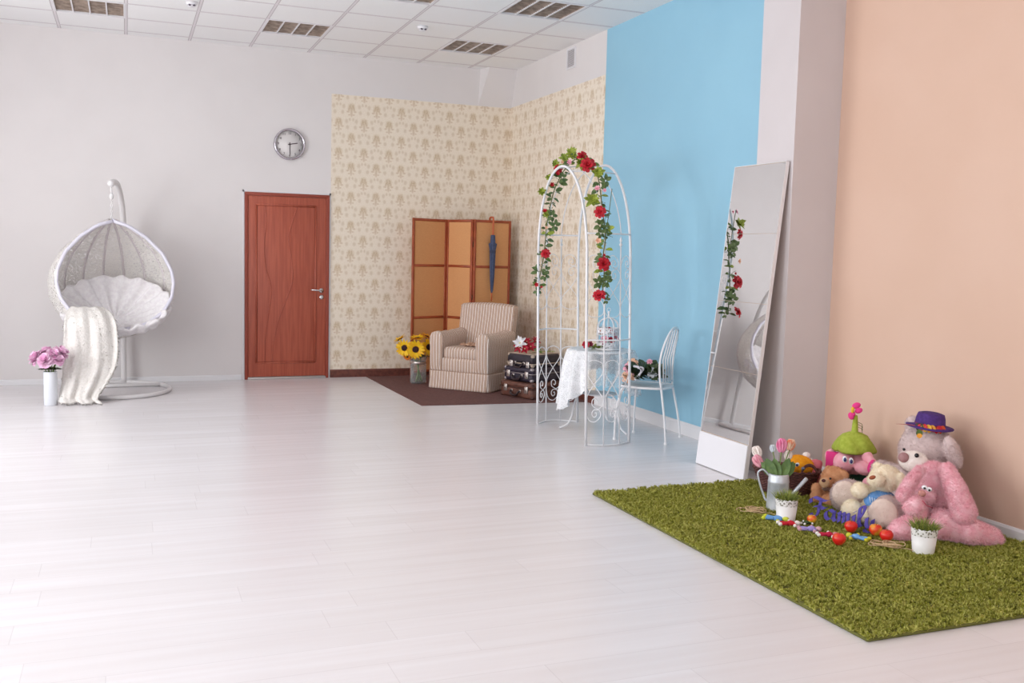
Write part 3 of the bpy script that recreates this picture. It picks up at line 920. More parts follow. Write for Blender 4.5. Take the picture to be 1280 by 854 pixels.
sk = MB(); sk.grid(skirtf, 240, 10, wrap=True); by_normal(sk); obj('skirt', sk, [m_sx, m_sy], arm, world=False, solid=.008)
bd = MB(); bd.rbox((-AW + .002, .004, .18), (AW - .002, AD - .004, .335), .03, 3); by_normal(bd); obj('body', bd, [m_sx, m_sy], arm, world=False)
pp_ = MB(); pp_.tube([skirtf(k / 200, 1) + Vector((0, 0, .002)) for k in range(200)], .0045, 6, True); obj('piping', pp_, mat('piping_tan', (176, 142, 122), .8), arm, world=False)
for sgn in (-1, 1):
    ab = MB(); cx = sgn * (AW - .075)
    prof = [(-.072, .20), (-.074, .44), (-.082, .50), (-.078, .555), (-.05, .595), (0, .61), (.05, .595), (.078, .555), (.082, .50), (.074, .44), (.072, .20)]

    def armf(u, v):
        s_ = u * (len(prof) - 1); i = min(int(s_), len(prof) - 2); t_ = s_ - i
        px_ = prof[i][0] + (prof[i + 1][0] - prof[i][0]) * t_; pz_ = prof[i][1] + (prof[i + 1][1] - prof[i][1]) * t_
        return Vector((cx + px_, -.004 + (AD - .10) * v, pz_ - .012 * math.sin(v * PI) + .02 * v + .004 * math.sin(v * 25) * (pz_ > .45)))
    ab.grid(armf, 30, 24)
    for v_ in (0, 1):
        ring_ = [armf(i / 30, v_) for i in range(31)]; cen = Vector((cx, ring_[0].y - (.018 if v_ == 0 else 0), .47)); mid = [cen + (p - cen) * .8 + Vector((0, -.010 if v_ == 0 else 0, 0)) for p in ring_]
        ab.add(ring_ + mid + [cen], [(i, i + 1, 31 + i + 1, 31 + i) for i in range(30)] + [(31 + i, 31 + i + 1, 62) for i in range(30)] + [(0, 31, 61, 30), (31, 62, 61)])
    by_normal(ab); obj('armrest', ab, [m_sx, m_sy], arm, world=False)
bk = MB()


def backf(u, v):
    # a leaning slab, front and back wrapped, v from bottom to top, u round the section
    a = 2 * PI * u; ex = .28; hx_ = AW - .028 + .012 * v; hy_ = .085 - .02 * v
    cx_ = math.copysign(abs(math.cos(a)) ** ex, math.cos(a)) * hx_; cy2 = math.copysign(abs(math.sin(a)) ** ex, math.sin(a)) * hy_
    top = .018 * (1 - (cx_ / hx_) ** 2)
    return Vector((cx_, .56 + .10 * v + cy2 - .012 * math.cos(cx_ * 4), .25 + .615 * v + top * v))


bk.grid(backf, 96, 20, wrap=True)
tr_ = [backf(i / 96, 1) for i in range(96)]; c0 = Vector((0, .66, .905))
m1 = [Vector((p.x * .97, .66 + (p.y - .66) * .75, p.z + .014)) for p in tr_]; m2 = [Vector((p.x * .9, .66 + (p.y - .66) * .3, p.z + .022)) for p in tr_]
bk.add(tr_ + m1 + m2 + [c0], [(i, (i + 1) % 96, 96 + (i + 1) % 96, 96 + i) for i in range(96)] + [(96 + i, 96 + (i + 1) % 96, 192 + (i + 1) % 96, 192 + i) for i in range(96)] + [(192 + i, 192 + (i + 1) % 96, 288) for i in range(96)])
by_normal(bk)
for i in range(len(bk.f)):
    if bk.mi[i] == 1 and bk.v[bk.f[i][0]][2] > .862: bk.mi[i] = 0
obj('backrest', bk, [m_sx, m_sy], arm, world=False)
sc = MB(); sc.rbox((-AW + .148, .012, .32), (AW - .148, .55, .445), .038, 4)
for i, v_ in enumerate(sc.v):
    x_, y_, z_ = v_
    if z_ > .40: sc.v[i] = (x_, y_, z_ + .02 * math.cos(x_ * 6) * math.sin(min(1, max(0, y_ / .5)) * PI))
obj('seat_cushion', sc, m_sx, arm, world=False)
nap = MB()
nap.grid(lambda u, v: Vector((.02 + (u - .5) * .24 + .02 * math.sin(v * 9), .30 + (v - .5) * .26, .472 + .012 * math.sin(u * 21) * math.sin(v * 17) + .006 * math.sin(u * 40))), 30, 30)
for i, v_ in enumerate(nap.v):
    q = AO + axx * v_[0] + ayy * v_[1]; nap.v[i] = (q.x, q.y, v_[2])
no = obj('lace_doily', nap, mat('ecru_lace', (214, 178, 150), .9, (176, 128, 106), 70, .5), loc=AO + axx * .02 + ayy * .3 + Vector((0, 0, .46)), solid=.004)
tag(no, 'crumpled ecru lace doily lying on the seat of the striped armchair', 'doily')

# ================================================================== SUITCASES
m_cbr, m_cnv, m_cbk = mat('case_brown', (118, 76, 62), .45, (94, 58, 48), 14), mat('case_navy', (54, 44, 60), .45, (44, 36, 50), 14), mat('case_black', (52, 42, 52), .5, (42, 34, 42), 14)
m_nick = mat('nickel', (214, 204, 198), .3, metal=.85); m_handle = mat('handle_dark', (52, 36, 38), .4)
m_beige = mat('case_beige_lid', (206, 184, 166), .7, (188, 164, 146), 20)


def suitcase(name, label, O, ang, W, Dp, Hh, mm, trim, z, seam, lidm=None, locks=(-.32, .32), hand='plate'):
    """W along the front, Dp deep, Hh tall; O = front left corner on plan"""
    t = thing(name, label, 'suitcase', (*O, z), 'vintage suitcases stacked beside the armchair', rz=ang)
    b = MB(); b.rbox((0, 0, 0), (W, Dp, seam), .022, 3); obj('body', b, mm, t, world=False)
    l = MB(); l.rbox((-.003, -.003, seam + .004), (W + .003, Dp + .003, Hh), .022, 3)
    if lidm: l.rbox((.012, .012, Hh - .004), (W - .012, Dp - .012, Hh + .003), .004, 1, 1)
    obj('lid', l, [mm, lidm or mm], t, world=False)
    r = MB(); r.rbox((-.005, -.005, seam - .004), (W + .005, Dp + .005, seam + .006), .003, 1); obj('metal_rim', r, trim, t, world=False)
    for q in locks:
        k = MB(); x_ = W / 2 + q * W; k.rbox((x_ - .022, -.014, seam - .045), (x_ + .022, .002, seam + .025), .005); k.rbox((x_ - .01, -.022, seam - .02), (x_ + .01, -.012, seam + .012), .004); obj('latch', k, m_nick, t, world=False)
    h = MB(); zc = seam * .5 + .01
    h.tube(smooth_path([(W / 2 - .06, -.006, zc + .012), (W / 2 - .055, -.03, zc), (W / 2 - .03, -.034, zc - .028), (W / 2 + .03, -.034, zc - .028), (W / 2 + .055, -.03, zc), (W / 2 + .06, -.006, zc + .012)], 5), .0105, 8); obj('handle', h, m_handle, t, world=False)
    for s_ in (-1, 1):
        k = MB(); k.rbox((W / 2 + s_ * .06 - .014, -.012, zc - .004), (W / 2 + s_ * .06 + .014, .002, zc + .024), .004); obj('handle_mount', k, m_nick, t, world=False)
    c = MB()
    for x_ in (0, W):
        for y_ in (0, Dp):
            for z_ in (0, Hh):
                c.ell((x_ + (.018 if x_ == 0 else -.018), y_ + (.018 if y_ == 0 else -.018), z_ + (.018 if z_ == 0 else -.018)), .0225, 0, 12, 8)
    obj('corner', c, trim if trim is not m_nick else mm, t, world=False)
    return t


sa = math.atan2(-.487, .207)
d_ = Vector((math.cos(sa), math.sin(sa))); e_ = Vector((-d_.y, d_.x)); c0 = Vector((3.565, 9.30))
suitcase('suitcase', 'brown leather suitcase with metal latches, at the bottom of the stack on the rug', c0, sa, .46, .52, .155, m_cbr, mat('brown_trim', (84, 52, 44), .5), .007, .10)
c1 = c0 + d_ * .0 + e_ * .045
suitcase('suitcase', 'dark navy suitcase with pale metal rim, in the middle of the stack', c1, sa + .03, .395, .46, .145, m_cnv, mat('rim_pale', (170, 158, 160), .4, metal=.6), .166, .082)
c2 = c1 + d_ * .01 + e_ * .035
suitcase('suitcase', 'small black suitcase with beige topped lid and white flowers, on top of the stack', c2, sa + .02, .36, .42, .125, m_cbk, mat('rim_beige', (190, 168, 150), .5), .315, .03, m_beige)
TZ = .315 + .128

# artificial flowers lying on the top case
m_wp, m_rp = mat('petal_white', (246, 242, 244), .6), mat('petal_red', (196, 30, 56), .6, (168, 16, 44), 40)
m_lf = mat('leaf_green', (78, 108, 44), .55, (110, 134, 60), 30)


def starflower(name, label, c, up, R, mm, group, n1=6, stemto=None, cat='flower', cen=(230, 214, 150), layers=2):
    c = Vector(c); F = frame(up); base = Vector(stemto) if stemto is not None else c
    t = thing(name, label, cat, base, group)
    pb = MB(); g = random.Random(hash(label) % 997 if False else len(label))
    for ly_ in range(layers):
        for i in range(n1):
            a = 2 * PI * (i + .5 * ly_) / n1; o = Vector((math.cos(a), math.sin(a), 0)); op = 1.25 - .5 * ly_
            petal(pb, c, F @ (o * math.sin(op) + Vector((0, 0, math.cos(op)))), F @ (-o * .5 + Vector((0, 0, .8))), R * (1 - .15 * ly_) * g.uniform(.88, 1.1), R * .42, g.uniform(-.3, .0), 0, True, .12)
    obj('petals', pb, mm, t)
    cb2 = MB(); cb2.ell(c + Vector(F @ Vector((0, 0, R * .12))), R * .12, 0, 8, 6); obj('flower_centre', cb2, mat('centre_%d' % cen[0], cen, .7), t)
    if stemto is not None:
        sb = MB(); sb.tube(smooth_path([stemto, (Vector(stemto) + c) / 2 + Vector((0, 0, .012)), c], 4), .003, 6); obj('stem', sb, m_stem, t)
        lb = MB(); m_ = (Vector(stemto) + c) / 2; dd = (c - Vector(stemto)).normalized()
        for s_ in (-1, 1): leaf(lb, m_, dd + dd.cross(Vector((0, 0, 1))) * s_ * .7 + Vector((0, 0, .15)), .07, .025)
        obj('leaf', lb, m_lf, t)
    return t


def onTop(u, v, z_=0): p = c2 + d_ * u + e_ * v; return Vector((p.x, p.y, TZ + z_))


starflower('lily', 'white star shaped artificial lily on the black suitcase lid', onTop(.15, .03, .105), (-.5, -.75, .35), .078, m_wp, None, 6, onTop(.30, .2, .012))
for (u, v, z_, up, lab) in ((.10, .07, .055, (-.6, -.7, .3), 'red poinsettia flower below and left of the white lily'), (.20, .05, .05, (-.3, -.9, .4), 'red poinsettia flower directly below the white lily'),
                            (.26, .07, .075, (0, -.8, .5), 'red poinsettia flower at the right front of the bunch'), (.27, .13, .13, (.3, -.6, .7), 'red poinsettia flower topmost at the right of the bunch'), (.15, .13, .11, (-.3, -.4, .8), 'red poinsettia flower behind the white lily')):
    starflower('poinsettia', lab, onTop(u, v, z_), up, .064, m_rp, 'red flowers on the top suitcase', 6, onTop(.34, .16, .012))
gs_ = thing('leaf_sprig', 'yellow green leafy sprig lying at the right end of the black suitcase', 'sprig', onTop(.33, .3, .005))
sb = MB(); sb.tube(smooth_path([onTop(.22, .14, .01), onTop(.27, .28, .02), onTop(.31, .38, .018)], 5), .003, 6); obj('stem', sb, m_stem, gs_)
lb = MB()
for k in range(7): leaf(lb, onTop(.24 + k * .01, .2 + k * .025, .016), (d_.x * .7 + e_.x * (.6 if k % 2 else -.6), d_.y * .7 + e_.y * (.6 if k % 2 else -.6), .15), .07, .02)
obj('leaf', lb, mat('leaf_yellowgreen', (168, 170, 78), .55), gs_)

# ================================================================== SUNFLOWERS
SV = Vector((2.985, 10.33, .007))
m_glass = M('clear_glass', (235, 240, 240), .02); nt = m_glass.nt; tr = nt.nodes.new('ShaderNodeBsdfTransparent'); mx = nt.nodes.new('ShaderNodeMixShader'); fr_ = nt.nodes.new('ShaderNodeLayerWeight'); fr_.inputs[0].default_value = .35
m_glass.b.inputs['Base Color'].default_value = lin((214, 222, 222)); m_glass.b.inputs['Roughness'].default_value = .05
fs = S(nt, fr_.outputs[1]) * .5 + .07
nt.links.new(fs.k, mx.inputs[0]); nt.links.new(tr.outputs[0], mx.inputs[1]); nt.links.new(m_glass.b.outputs[0], mx.inputs[2]); nt.links.new(mx.outputs[0], nt.nodes['Material Output'].inputs[0])
gv = thing('glass_vase', 'clear glass jar vase full of sunflower stems, left of the armchair', 'vase', SV)
b = MB(); b.lathe([(0, 0), (.082, 0), (.088, .01), (.088, .20), (.080, .225), (.082, .24), (.10, .30), (.103, .302), (.097, .30), (.079, .245), (.076, .225), (.084, .2), (.084, .012), (0, .008)], 36, SV); obj('jar', b, m_glass.mat, gv)
b = MB(); b.lathe([(.0815, .215), (.086, .22), (.0865, .24), (.0835, .245)], 36, SV); obj('metal_band', b, m_nick, gv)
m_sun, m_sun2 = mat('sunflower_yellow', (250, 206, 20), .6, (246, 180, 10), 25), mat('sunflower_orange', (226, 122, 20), .6)
m_disc = mat('sunflower_disc', (58, 26, 32), .9, (34, 14, 20), 120, .8)


def sunflower(lab, c, nrm, R, mm=None, disc=.36):
    c = Vector(c); F = frame(nrm); g = random.Random(len(lab) * 3)
    t = thing('sunflower', lab, 'flower', SV + Vector(((c.x - SV.x) * .2, (c.y - SV.y) * .2, .02)), 'sunflowers in the glass vase')
    pb = MB()
    for ly_, nn in ((0, 17), (1, 15)):
        for i in range(nn):
            a = 2 * PI * (i + .5 * ly_) / nn + g.uniform(-.08, .08); o = Vector((math.cos(a), math.sin(a), 0)); op = 1.45 - .3 * ly_
            petal(pb, c + F @ (o * R * disc * .7), F @ (o * math.sin(op) + Vector((0, 0, math.cos(op)))), F @ Vector((0, 0, 1)), R * (1 - disc * .7) * g.uniform(.9, 1.08), R * .26, g.uniform(-.25, .1), 0, True, .1)
    obj('petals', pb, mm or m_sun, t)
    db = MB(); db.lathe([(0, R * .12), (R * disc * .6, R * .11), (R * disc, R * .03), (R * disc * .9, -.005)], 24, c, 0, F); obj('flower_disc', db, m_disc, t)
    ob = MB(); ob.lathe([(R * disc * .98, R * .04), (R * disc * 1.16, R * .07), (R * disc * 1.2, R * .03)], 24, c, 0, F, rfun=lambda a, i: 1 + .06 * math.cos(14 * a)); obj('inner_ring', ob, m_sun2, t)
    sb = MB(); sb.tube(smooth_path([SV + Vector(((SV.x - c.x) * .22, (SV.y - c.y) * .22, .015)), SV + Vector(((c.x - SV.x) * .2, (c.y - SV.y) * .2, .26)), c - Vector(nrm).normalized() * .05, c - Vector(nrm).normalized() * .008], 5), .0048, 6); obj('stem', sb, m_stem, t)
    lb = MB(); s0 = SV + Vector(((c.x - SV.x) * .35, (c.y - SV.y) * .35, .29))
    for k in range(3): leaf(lb, s0, (math.cos(k * 2.1 + c.x * 40), math.sin(k * 2.1 + c.x * 40), .25), .10, .055)
    obj('leaf', lb, mat('sunflower_leaf', (58, 72, 36), .6), t)


def svp(px, py, Y): return aty(px, py, Y)


sunflower('sunflower facing the room on the left, dark round centre', svp(505.5, 435, 10.22), (-.5, -.85, .05), .098)
sunflower('sunflower facing the room in the middle, largest open bloom', svp(519.5, 437, 10.14), (-.2, -.95, .05), .105)
sunflower('sunflower at the right, partly behind the striped arm', svp(536, 434, 10.25), (.2, -.95, .1), .10)
sunflower('sunflower at upper left seen edge-on, leaning away', svp(500, 424, 10.36), (-.5, .1, .8), .085)
sunflower('sunflower at the top seen edge-on with petals spread flat', svp(522, 423, 10.36), (-.1, -.1, .95), .10)
sunflower('sunflower at upper right in deeper orange, turned upward', svp(534, 421, 10.38), (.3, -.2, .9), .085, mat('sun_amber', (238, 160, 26), .6))
sunflower('small orange sunflower drooping under the left bloom', svp(509, 446, 10.25), (-.5, -.6, -.6), .05, m_sun2, .3)

# ================================================================== GARDEN ARCH
m_wire = mat('white_wire', (240, 238, 240), .35)
ar = thing('garden_arch', 'white metal garden arch with scrollwork sides, standing in front of the table', 'garden arch', (3.46, 7.13, 0))
YN, YFR = 6.66, 7.61; XA, XB = 3.265, 3.658; ZS, ZT = 1.42, 2.165
SIDE = {0: [(XA, YN), (3.392, 6.612), (3.53, 6.615), (XB, 6.695)], 1: [(XA, YFR - .01), (3.397, 7.73), (3.533, 7.728), (XB, 7.645)]}


def hoop(x, ya, yb, zt, zs=ZS, n=40):
    c = (ya + yb) / 2; r = (yb - ya) / 2; out = [(x, ya, 0), (x, ya, zs * .5), (x, ya, zs)]
    for k in range(1, n):
        a = PI - PI * k / n; out.append((x, c + r * math.cos(a), zs + (zt - zs) * math.sin(a) ** .92))
    return out + [(x, yb, zs), (x, yb, zs * .5), (x, yb, 0)]


for x_, (ya, yb), zt in ((XA, (YN, YFR), ZT), (XB, (6.695, 7.645), ZT + .03)):
    b = MB(); b.tube(hoop(x_, ya, yb, zt), .0105, 10); obj('hoop', b, m_wire, ar)
for x_, (ya, yb) in ((3.395, (6.612, 7.73)), (3.532, (6.615, 7.728))):
    b = MB(); c = (ya + yb) / 2; r = (yb - ya) / 2 - .1; pts = [(x_, ya, 1.62)] + [(x_, c + (r + .1 * (1 - math.sin(a))) * -math.cos(a), 1.62 + (ZT - 1.64) * math.sin(a) ** .9) for a in [PI * k / 30 for k in range(1, 30)]] + [(x_, yb, 1.62)]
    b.tube(pts, .004, 8); obj('inner_hoop', b, m_wire, ar)


def hz(y, zt, ya, yb):
    c = (ya + yb) / 2; r = (yb - ya) / 2; s_ = min(1, abs(y - c) / r); return ZS + (zt - ZS) * (1 - s_ * s_) ** .46


for yy_ in (6.95, 7.22):
    b = MB(); b.tube([(XA, yy_, hz(yy_, ZT, YN, YFR)), ((XA + XB) / 2, yy_, (hz(yy_, ZT, YN, YFR) + hz(yy_, ZT + .03, 6.695, 7.645)) / 2 + .01), (XB, yy_, hz(yy_, ZT + .03, 6.695, 7.645))], .0045, 8); obj('crossbar', b, m_wire, ar)
SCROLL = [(.62, .215), (.56, .185), (.53, .215), (.56, .262), (.66, .27), (.745, .22), (.70, .165), (.60, .155), (.55, .125), (.60, .10), (.655, .125), (.63, .145)]


def planc(side, u):
    pts = SIDE[side]; sm = smooth_path([(*p, 0) for p in pts], 8); s_ = u * (len(sm) - 1); i = min(int(s_), len(sm) - 2); return sm[i].lerp(sm[i + 1], s_ - i)


for side in (0, 1):
    for z_, r_ in ((.008, .006), (.812, .0065), (1.625, .0065)):
        b = MB(); b.tube([planc(side, k / 20) + Vector((0, 0, z_)) for k in range(21)], r_, 8); obj('side_rail', b, m_wire, ar)
    for i in (1, 2):
        x_, y_ = SIDE[side][i]; b = MB(); b.tube([(x_, y_, .008), (x_, y_, 1.54)], .0058, 8)
        b.lathe([(.006, 1.53), (.014, 1.545), (.005, 1.56), (.011, 1.575), (0, 1.61)], 10, (x_, y_, 0)); obj('spindle', b, m_wire, ar)
    for bay in range(3):
        for flip in (0, 1):
            def P(u, w_):
                q = planc(side, (bay + min(1, max(0, u))) / 3); zz = (.185 + .475 * w_) if not flip else (1.46 - .475 * w_)
                return q + Vector((0, 0, zz))
            big = [(.72, .21), (.93, .27), (.97, .36), (.85, .44), (.5, .6), (.12, .76), (.03, .86), (.12, .955), (.5, 1.0), (.88, .955), (.97, .86), (.88, .76), (.5, .6), (.15, .44), (.03, .33), (.04, .17), (.2, .04), (.5, 0), (.74, .05), (.84, .12), (.78, .19), (.66, .2)]
            b = MB(); b.tube(smooth_path([P(*q) for q in big], 5), .0036 if not flip else .0026, 6)
            s1 = [(.72, .21), (.58, .23), (.42, .27), (.42, .35), (.55, .38), (.68, .34), (.64, .285), (.56, .30)]
            s2 = [(.66, .2), (.48, .19), (.40, .13), (.50, .08), (.62, .10), (.62, .15), (.54, .145)]
            b.tube(smooth_path([P(*q) for q in s1], 5), .0036 if not flip else .0026, 6); b.tube(smooth_path([P(*q) for q in s2], 5), .0036 if not flip else .0026, 6)
            obj('scroll', b, m_wire, ar)

for o_ in ar.children:
    for v_ in o_.data.vertices: v_.co.y += .055 * v_.co.z

# ------------------------------------------------------------------ rose garland over the arch
gar = thing('rose_garland', 'artificial garland of red roses and leaves draped over the garden arch', 'garland', (3.42, 7.15, 2.2))
m_red = mat('rose_red', (206, 24, 44), .6, (168, 10, 30), 60); m_pinkr = mat('rose_pink', (236, 156, 178), .65, (246, 190, 200), 60); m_peachr = mat('rose_peach', (246, 206, 176), .65, (240, 180, 150), 60)
m_lime = mat('lime_leaf', (166, 178, 66), .6, (120, 136, 46), 70); m_dk = mat('rose_leaf', (84, 106, 58), .6, (110, 130, 78), 60)
m_twig = mat('twig', (110, 116, 78), .7)
gx = 3.40
GP = [(672, 357, 8.35), (678, 330, 8.38), (681, 308, 8.38), (683, 285, 8.38), (687, 262, 8.32), (692, 240, 8.25), (700, 222, 8.16), (710, 207, 8.06), (723, 198, 7.96), (737, 204, 7.84), (747, 220, 7.72), (751, 245, 7.6), (754, 270, 7.52), (757, 295, 7.46), (754, 320, 7.42), (755, 345, 7.38), (752, 372, 7.36)]
gpts = [at(a, b, c) for a, b, c in GP]
b = MB(); pth = smooth_path(gpts, 6); b.tube(pth, .0045, 6)
for k in range(0, len(pth) - 6, 5):      # loose tendrils
    g = rnd; p = pth[k]; q = p + Vector((g.uniform(-.05, .05), g.uniform(-.06, .06), g.uniform(-.02, .08))); b.tube([p, (p + q) / 2 + Vector((0, 0, .015)), q], .0018, 5)
b.tube([at(755, 300, 7.46), at(761, 268, 7.46), at(765, 236, 7.46)], .003, 5)
obj('vine', b, m_twig, gar)
ROSES = [(735, 206, 7.80, .052, 0), (728, 196, 7.95, .040, 0), (698, 211, 8.15, .032, 0), (697, 217, 8.1, .024, 0), (690, 231, 8.2, .026, 0), (681, 264, 8.30, .026, 0), (682, 317, 8.33, .036, 0), (671, 356, 8.33, .026, 0), (677, 359, 8.36, .016, 0),
         (750, 265, 7.46, .040, 0), (755, 330, 7.36, .046, 0), (749, 369, 7.32, .042, 0), (755, 319, 7.40, .016, 0), (747, 236, 7.55, .030, 1), (756, 238, 7.55, .02, 1), (712, 203, 8.0, .028, 1), (748, 301, 7.42, .030, 2), (704, 203, 8.1, .026, 2), (724, 201, 7.9, .024, 2), (683, 285, 8.33, .02, 2)]
for i, (px, py, rho, R, cidx) in enumerate(ROSES):
    b = MB(); p = at(px, py, rho - .03); up = (Vector((0, 0, CAMZ)) - p).normalized() + Vector((rnd.uniform(-.4, .4), rnd.uniform(-.4, .4), rnd.uniform(.0, .5)))
    rose(b, p, up, R * .68, 0, i, (5, 7, 8) if R > .03 else (4, 5)); obj('rose', b, (m_red, m_pinkr, m_peachr)[cidx], gar)
g = random.Random(5)


def whorl(c, up, R, n, mm, name='leaf_whorl'):
    b = MB(); F = frame(up)
    for ly_ in (0, 1):
        for i in range(n):
            a = 2 * PI * (i + .5 * ly_) / n; o = Vector((math.cos(a), math.sin(a), 0)); op = 1.3 - .6 * ly_
            petal(b, c, F @ (o * math.sin(op) + Vector((0, 0, math.cos(op)))), F @ (-o * .4 + Vector((0, 0, .8))), R * g.uniform(.7, 1.2), R * .55, g.uniform(-.5, .2), 0, True, .15)
    obj(name, b, mm, gar)


for (px, py, rho, R) in ((715, 193, 7.98, .065), (706, 198, 8.08, .055), (726, 204, 7.86, .06), (748, 216, 7.66, .07), (741, 250, 7.5, .075), (677, 240, 8.22, .05), (694, 205, 8.15, .045), (686, 222, 8.2, .045), (683, 268, 8.3, .04)):
    p = at(px, py, rho); whorl(p, (Vector((0, 0, CAMZ)) - p).normalized() + Vector((0, 0, .4)), R * .85, 7, m_lime)
for k in range(0, len(pth), 2):
    p = pth[k]; dens = 4 if k % 4 == 0 else 3; b = MB()
    for j in range(dens):
        a = g.uniform(0, 2 * PI); d = Vector((math.cos(a), math.sin(a), g.uniform(-.5, .6))); L = g.uniform(.04, .07); q = p + d.normalized() * g.uniform(.008, .03)
        b.tube([p, q], .0012, 4); leaf(b, q, d, L, L * .62, 0, (g.uniform(-.6, .6), -.8, g.uniform(.2, 1)), g.uniform(-.3, .1))
    obj('leaf_cluster', b, m_dk if g.random() < .5 else (m_lf if g.random() < .5 else m_lime), gar)
for (px, py, rho, s_) in ((690, 270, 8.3, 1), (694, 282, 8.3, 1), (703, 222, 8.05, .8), (757, 226, 7.6, 1), (750, 282, 7.45, 1), (758, 285, 7.45, .8), (751, 292, 7.45, .8), (748, 353, 7.36, 1), (758, 352, 7.36, 1), (760, 345, 7.36, .7), (681, 345, 8.35, .9), (683, 338, 8.35, .8), (672, 364, 8.35, .8), (758, 375, 7.36, .6)):
    b = MB(); c = at(px, py, rho)
    for j in range(5):
        a = j * 2.5 + px; d = Vector((math.cos(a) * .7, -math.sin(a) * .3, math.sin(a))); leaf(b, c + d * .008, d, .05 * s_, .034 * s_, 0, (0, -1, .3), -.1)
    obj('leaf_cluster', b, m_dk, gar)

# ================================================================== TABLE
TX, TY, TT = 3.70, 7.31, .672
TC = Vector((TX, TY, 0))
tb_ = thing('side_table', 'small round white wire table with a lower shelf under lace, beside the arch', 'table', TC)
b = MB(); b.lathe([(0, TT - .008), (.265, TT - .008), (.272, TT - .004), (.265, TT), (0, TT)], 48, TC); b.tube([TC + Vector((.268 * math.cos(a), .268 * math.sin(a), TT - .008)) for a in [2 * PI * k / 48 for k in range(48)]], .006, 8, True); obj('tabletop', b, m_wire, tb_)
b = MB(); b.lathe([(0, .298), (.135, .298), (.138, .304), (0, .306)], 36, TC); b.tube([TC + Vector((.14 * math.cos(a), .14 * math.sin(a), .3)) for a in [2 * PI * k / 36 for k in range(36)]], .006, 8, True); obj('shelf', b, m_wire, tb_)
fa = math.atan2(7.387 - TY, 3.384 - TX)
for k in range(3):
    a = fa + k * 2 * PI / 3; o = Vector((math.cos(a), math.sin(a), 0))
    pts = [(.22, TT - .012), (.245, .6), (.20, .48), (.13, .38), (.105, .31), (.15, .30), (.20, .262), (.222, .19), (.235, .11), (.265, .045), (.31, .018), (.33, .008)]
    b = MB(); b.tube(smooth_path([TC + o * r_ + Vector((0, 0, z_)) for r_, z_ in pts], 5), .0075, 8); b.ell(TC + o * .332 + Vector((0, 0, .009)), .009); obj('leg', b, m_wire, tb_)

# tablecloth ---------------------------------------------------------
m_lace = M('lace_cloth', (246, 246, 248), .85)
nt = m_lace.nt; pr = m_lace.b; out = nt.nodes['Material Output']
v1 = m_lace.voronoi(95).lt(.30); v2 = m_lace.noise(22, 2).ss(.45, .6)
x, y, z = m_lace.xyz(); dirx = ((x * -.66) + (y * .75))     # coordinate running to the cloth's doubled left side
dens = dirx.ss(-.10, .06)
al = ((v1 * -.45 + .74) * (v2 * .3 + .65)) * (dens * .3 + .6) + dens * .5
m_lace.alpha(al.min(1.)); m_lace.b.inputs['Transmission Weight'].default_value = 0
hem = lambda a: .0


def clothf(u, v):
    a = 2 * PI * u; ca, sa_ = math.cos(a), math.sin(a)
    if v < .35: r = .272 * v / .35; return TC + Vector((r * ca, r * sa_, TT + .004))
    q = (v - .35) / .65
    left = max(0, math.cos(a - math.radians(158))); cam_ = max(0, math.cos(a - math.radians(243)))
    drop = .29 + .125 * left ** 3 + .09 * math.cos(2 * (a - math.radians(158))) + .075 * cam_
    drop *= (1 if q < 1 else 1)
    r = .274 + .028 * math.sin(min(1, q * 3) * PI / 2) + (.012 + .025 * q) * math.sin(a * 13 + q * .5) + .012 * q * math.sin(a * 29) + .04 * q * left
    return TC + Vector((r * ca, r * sa_, TT + .004 - drop * q + .006 * math.sin(a * 40) * (q > .95)))


b = MB(); b.grid(clothf, 240, 44, wrap=True); b.grid(lambda u, v: clothf(u, v) * 1, 2, 2) if False else None
cl = obj('tablecloth', b, m_lace.mat, loc=TC + Vector((0, 0, TT)))
tag(cl, 'white lace tablecloth hanging over the small round table, see-through on the right', 'tablecloth')

# birdcage -----------------------------------------------------------
BC = at(759.5, 437, 8.155); BC.z = TT + .006
bc = thing('birdcage', 'small white birdcage with domed top and fretwork bands on the lace tablecloth', 'birdcage', BC)
CR = .094
b = MB(); b.lathe([(0, 0), (CR + .008, 0), (CR + .008, .008), (CR, .012), (0, .012)], 40, BC); obj('base', b, m_wire, bc)
m_fret = M('fretwork', (240, 238, 242), .4)
fx_ = m_fret.voronoi(48, 'DISTANCE_TO_EDGE').lt(.11).max(m_fret.noise(70, 1).gt(.56)); m_fret.alpha(fx_)
for z0_, z1_ in ((.012, .062), (.125, .182)):
    b = MB(); b.lathe([(CR, z0_ + .003), (CR, z1_ - .003)], 48, BC); obj('fretwork_band', b, m_fret.mat, bc, solid=.002)
for z_ in (.014, .062, .125, .182):
    b = MB(); b.tube([BC + Vector((CR * math.cos(a), CR * math.sin(a), z_)) for a in [2 * PI * k / 40 for k in range(40)]], .0025, 6, True); obj('hoop', b, m_wire, bc)
for k in range(12):
    a = 2 * PI * k / 12; o = Vector((math.cos(a), math.sin(a), 0)); b = MB()
    b.tube([BC + o * CR + Vector((0, 0, z_)) for z_ in (.01, .1, .182)] + [BC + o * CR * math.cos(t_) + Vector((0, 0, .182 + .085 * math.sin(t_))) for t_ in [PI / 2 * j / 8 for j in range(1, 8)]] + [BC + o * .006 + Vector((0, 0, .267))], .0026 if k % 3 else .004, 6); obj('bar', b, m_wire, bc)
b = MB(); b.lathe([(.012, .262), (.014, .268), (.008, .275), (.008, .305), (.012, .31), (.009, .318), (0, .32)], 16, BC)
b.tube([BC + Vector((.016 * math.cos(t_), 0, .332 + .016 * math.sin(t_))) for t_ in [2 * PI * j / 16 for j in range(16)]], .002, 6, True); obj('finial', b, m_wire, bc)
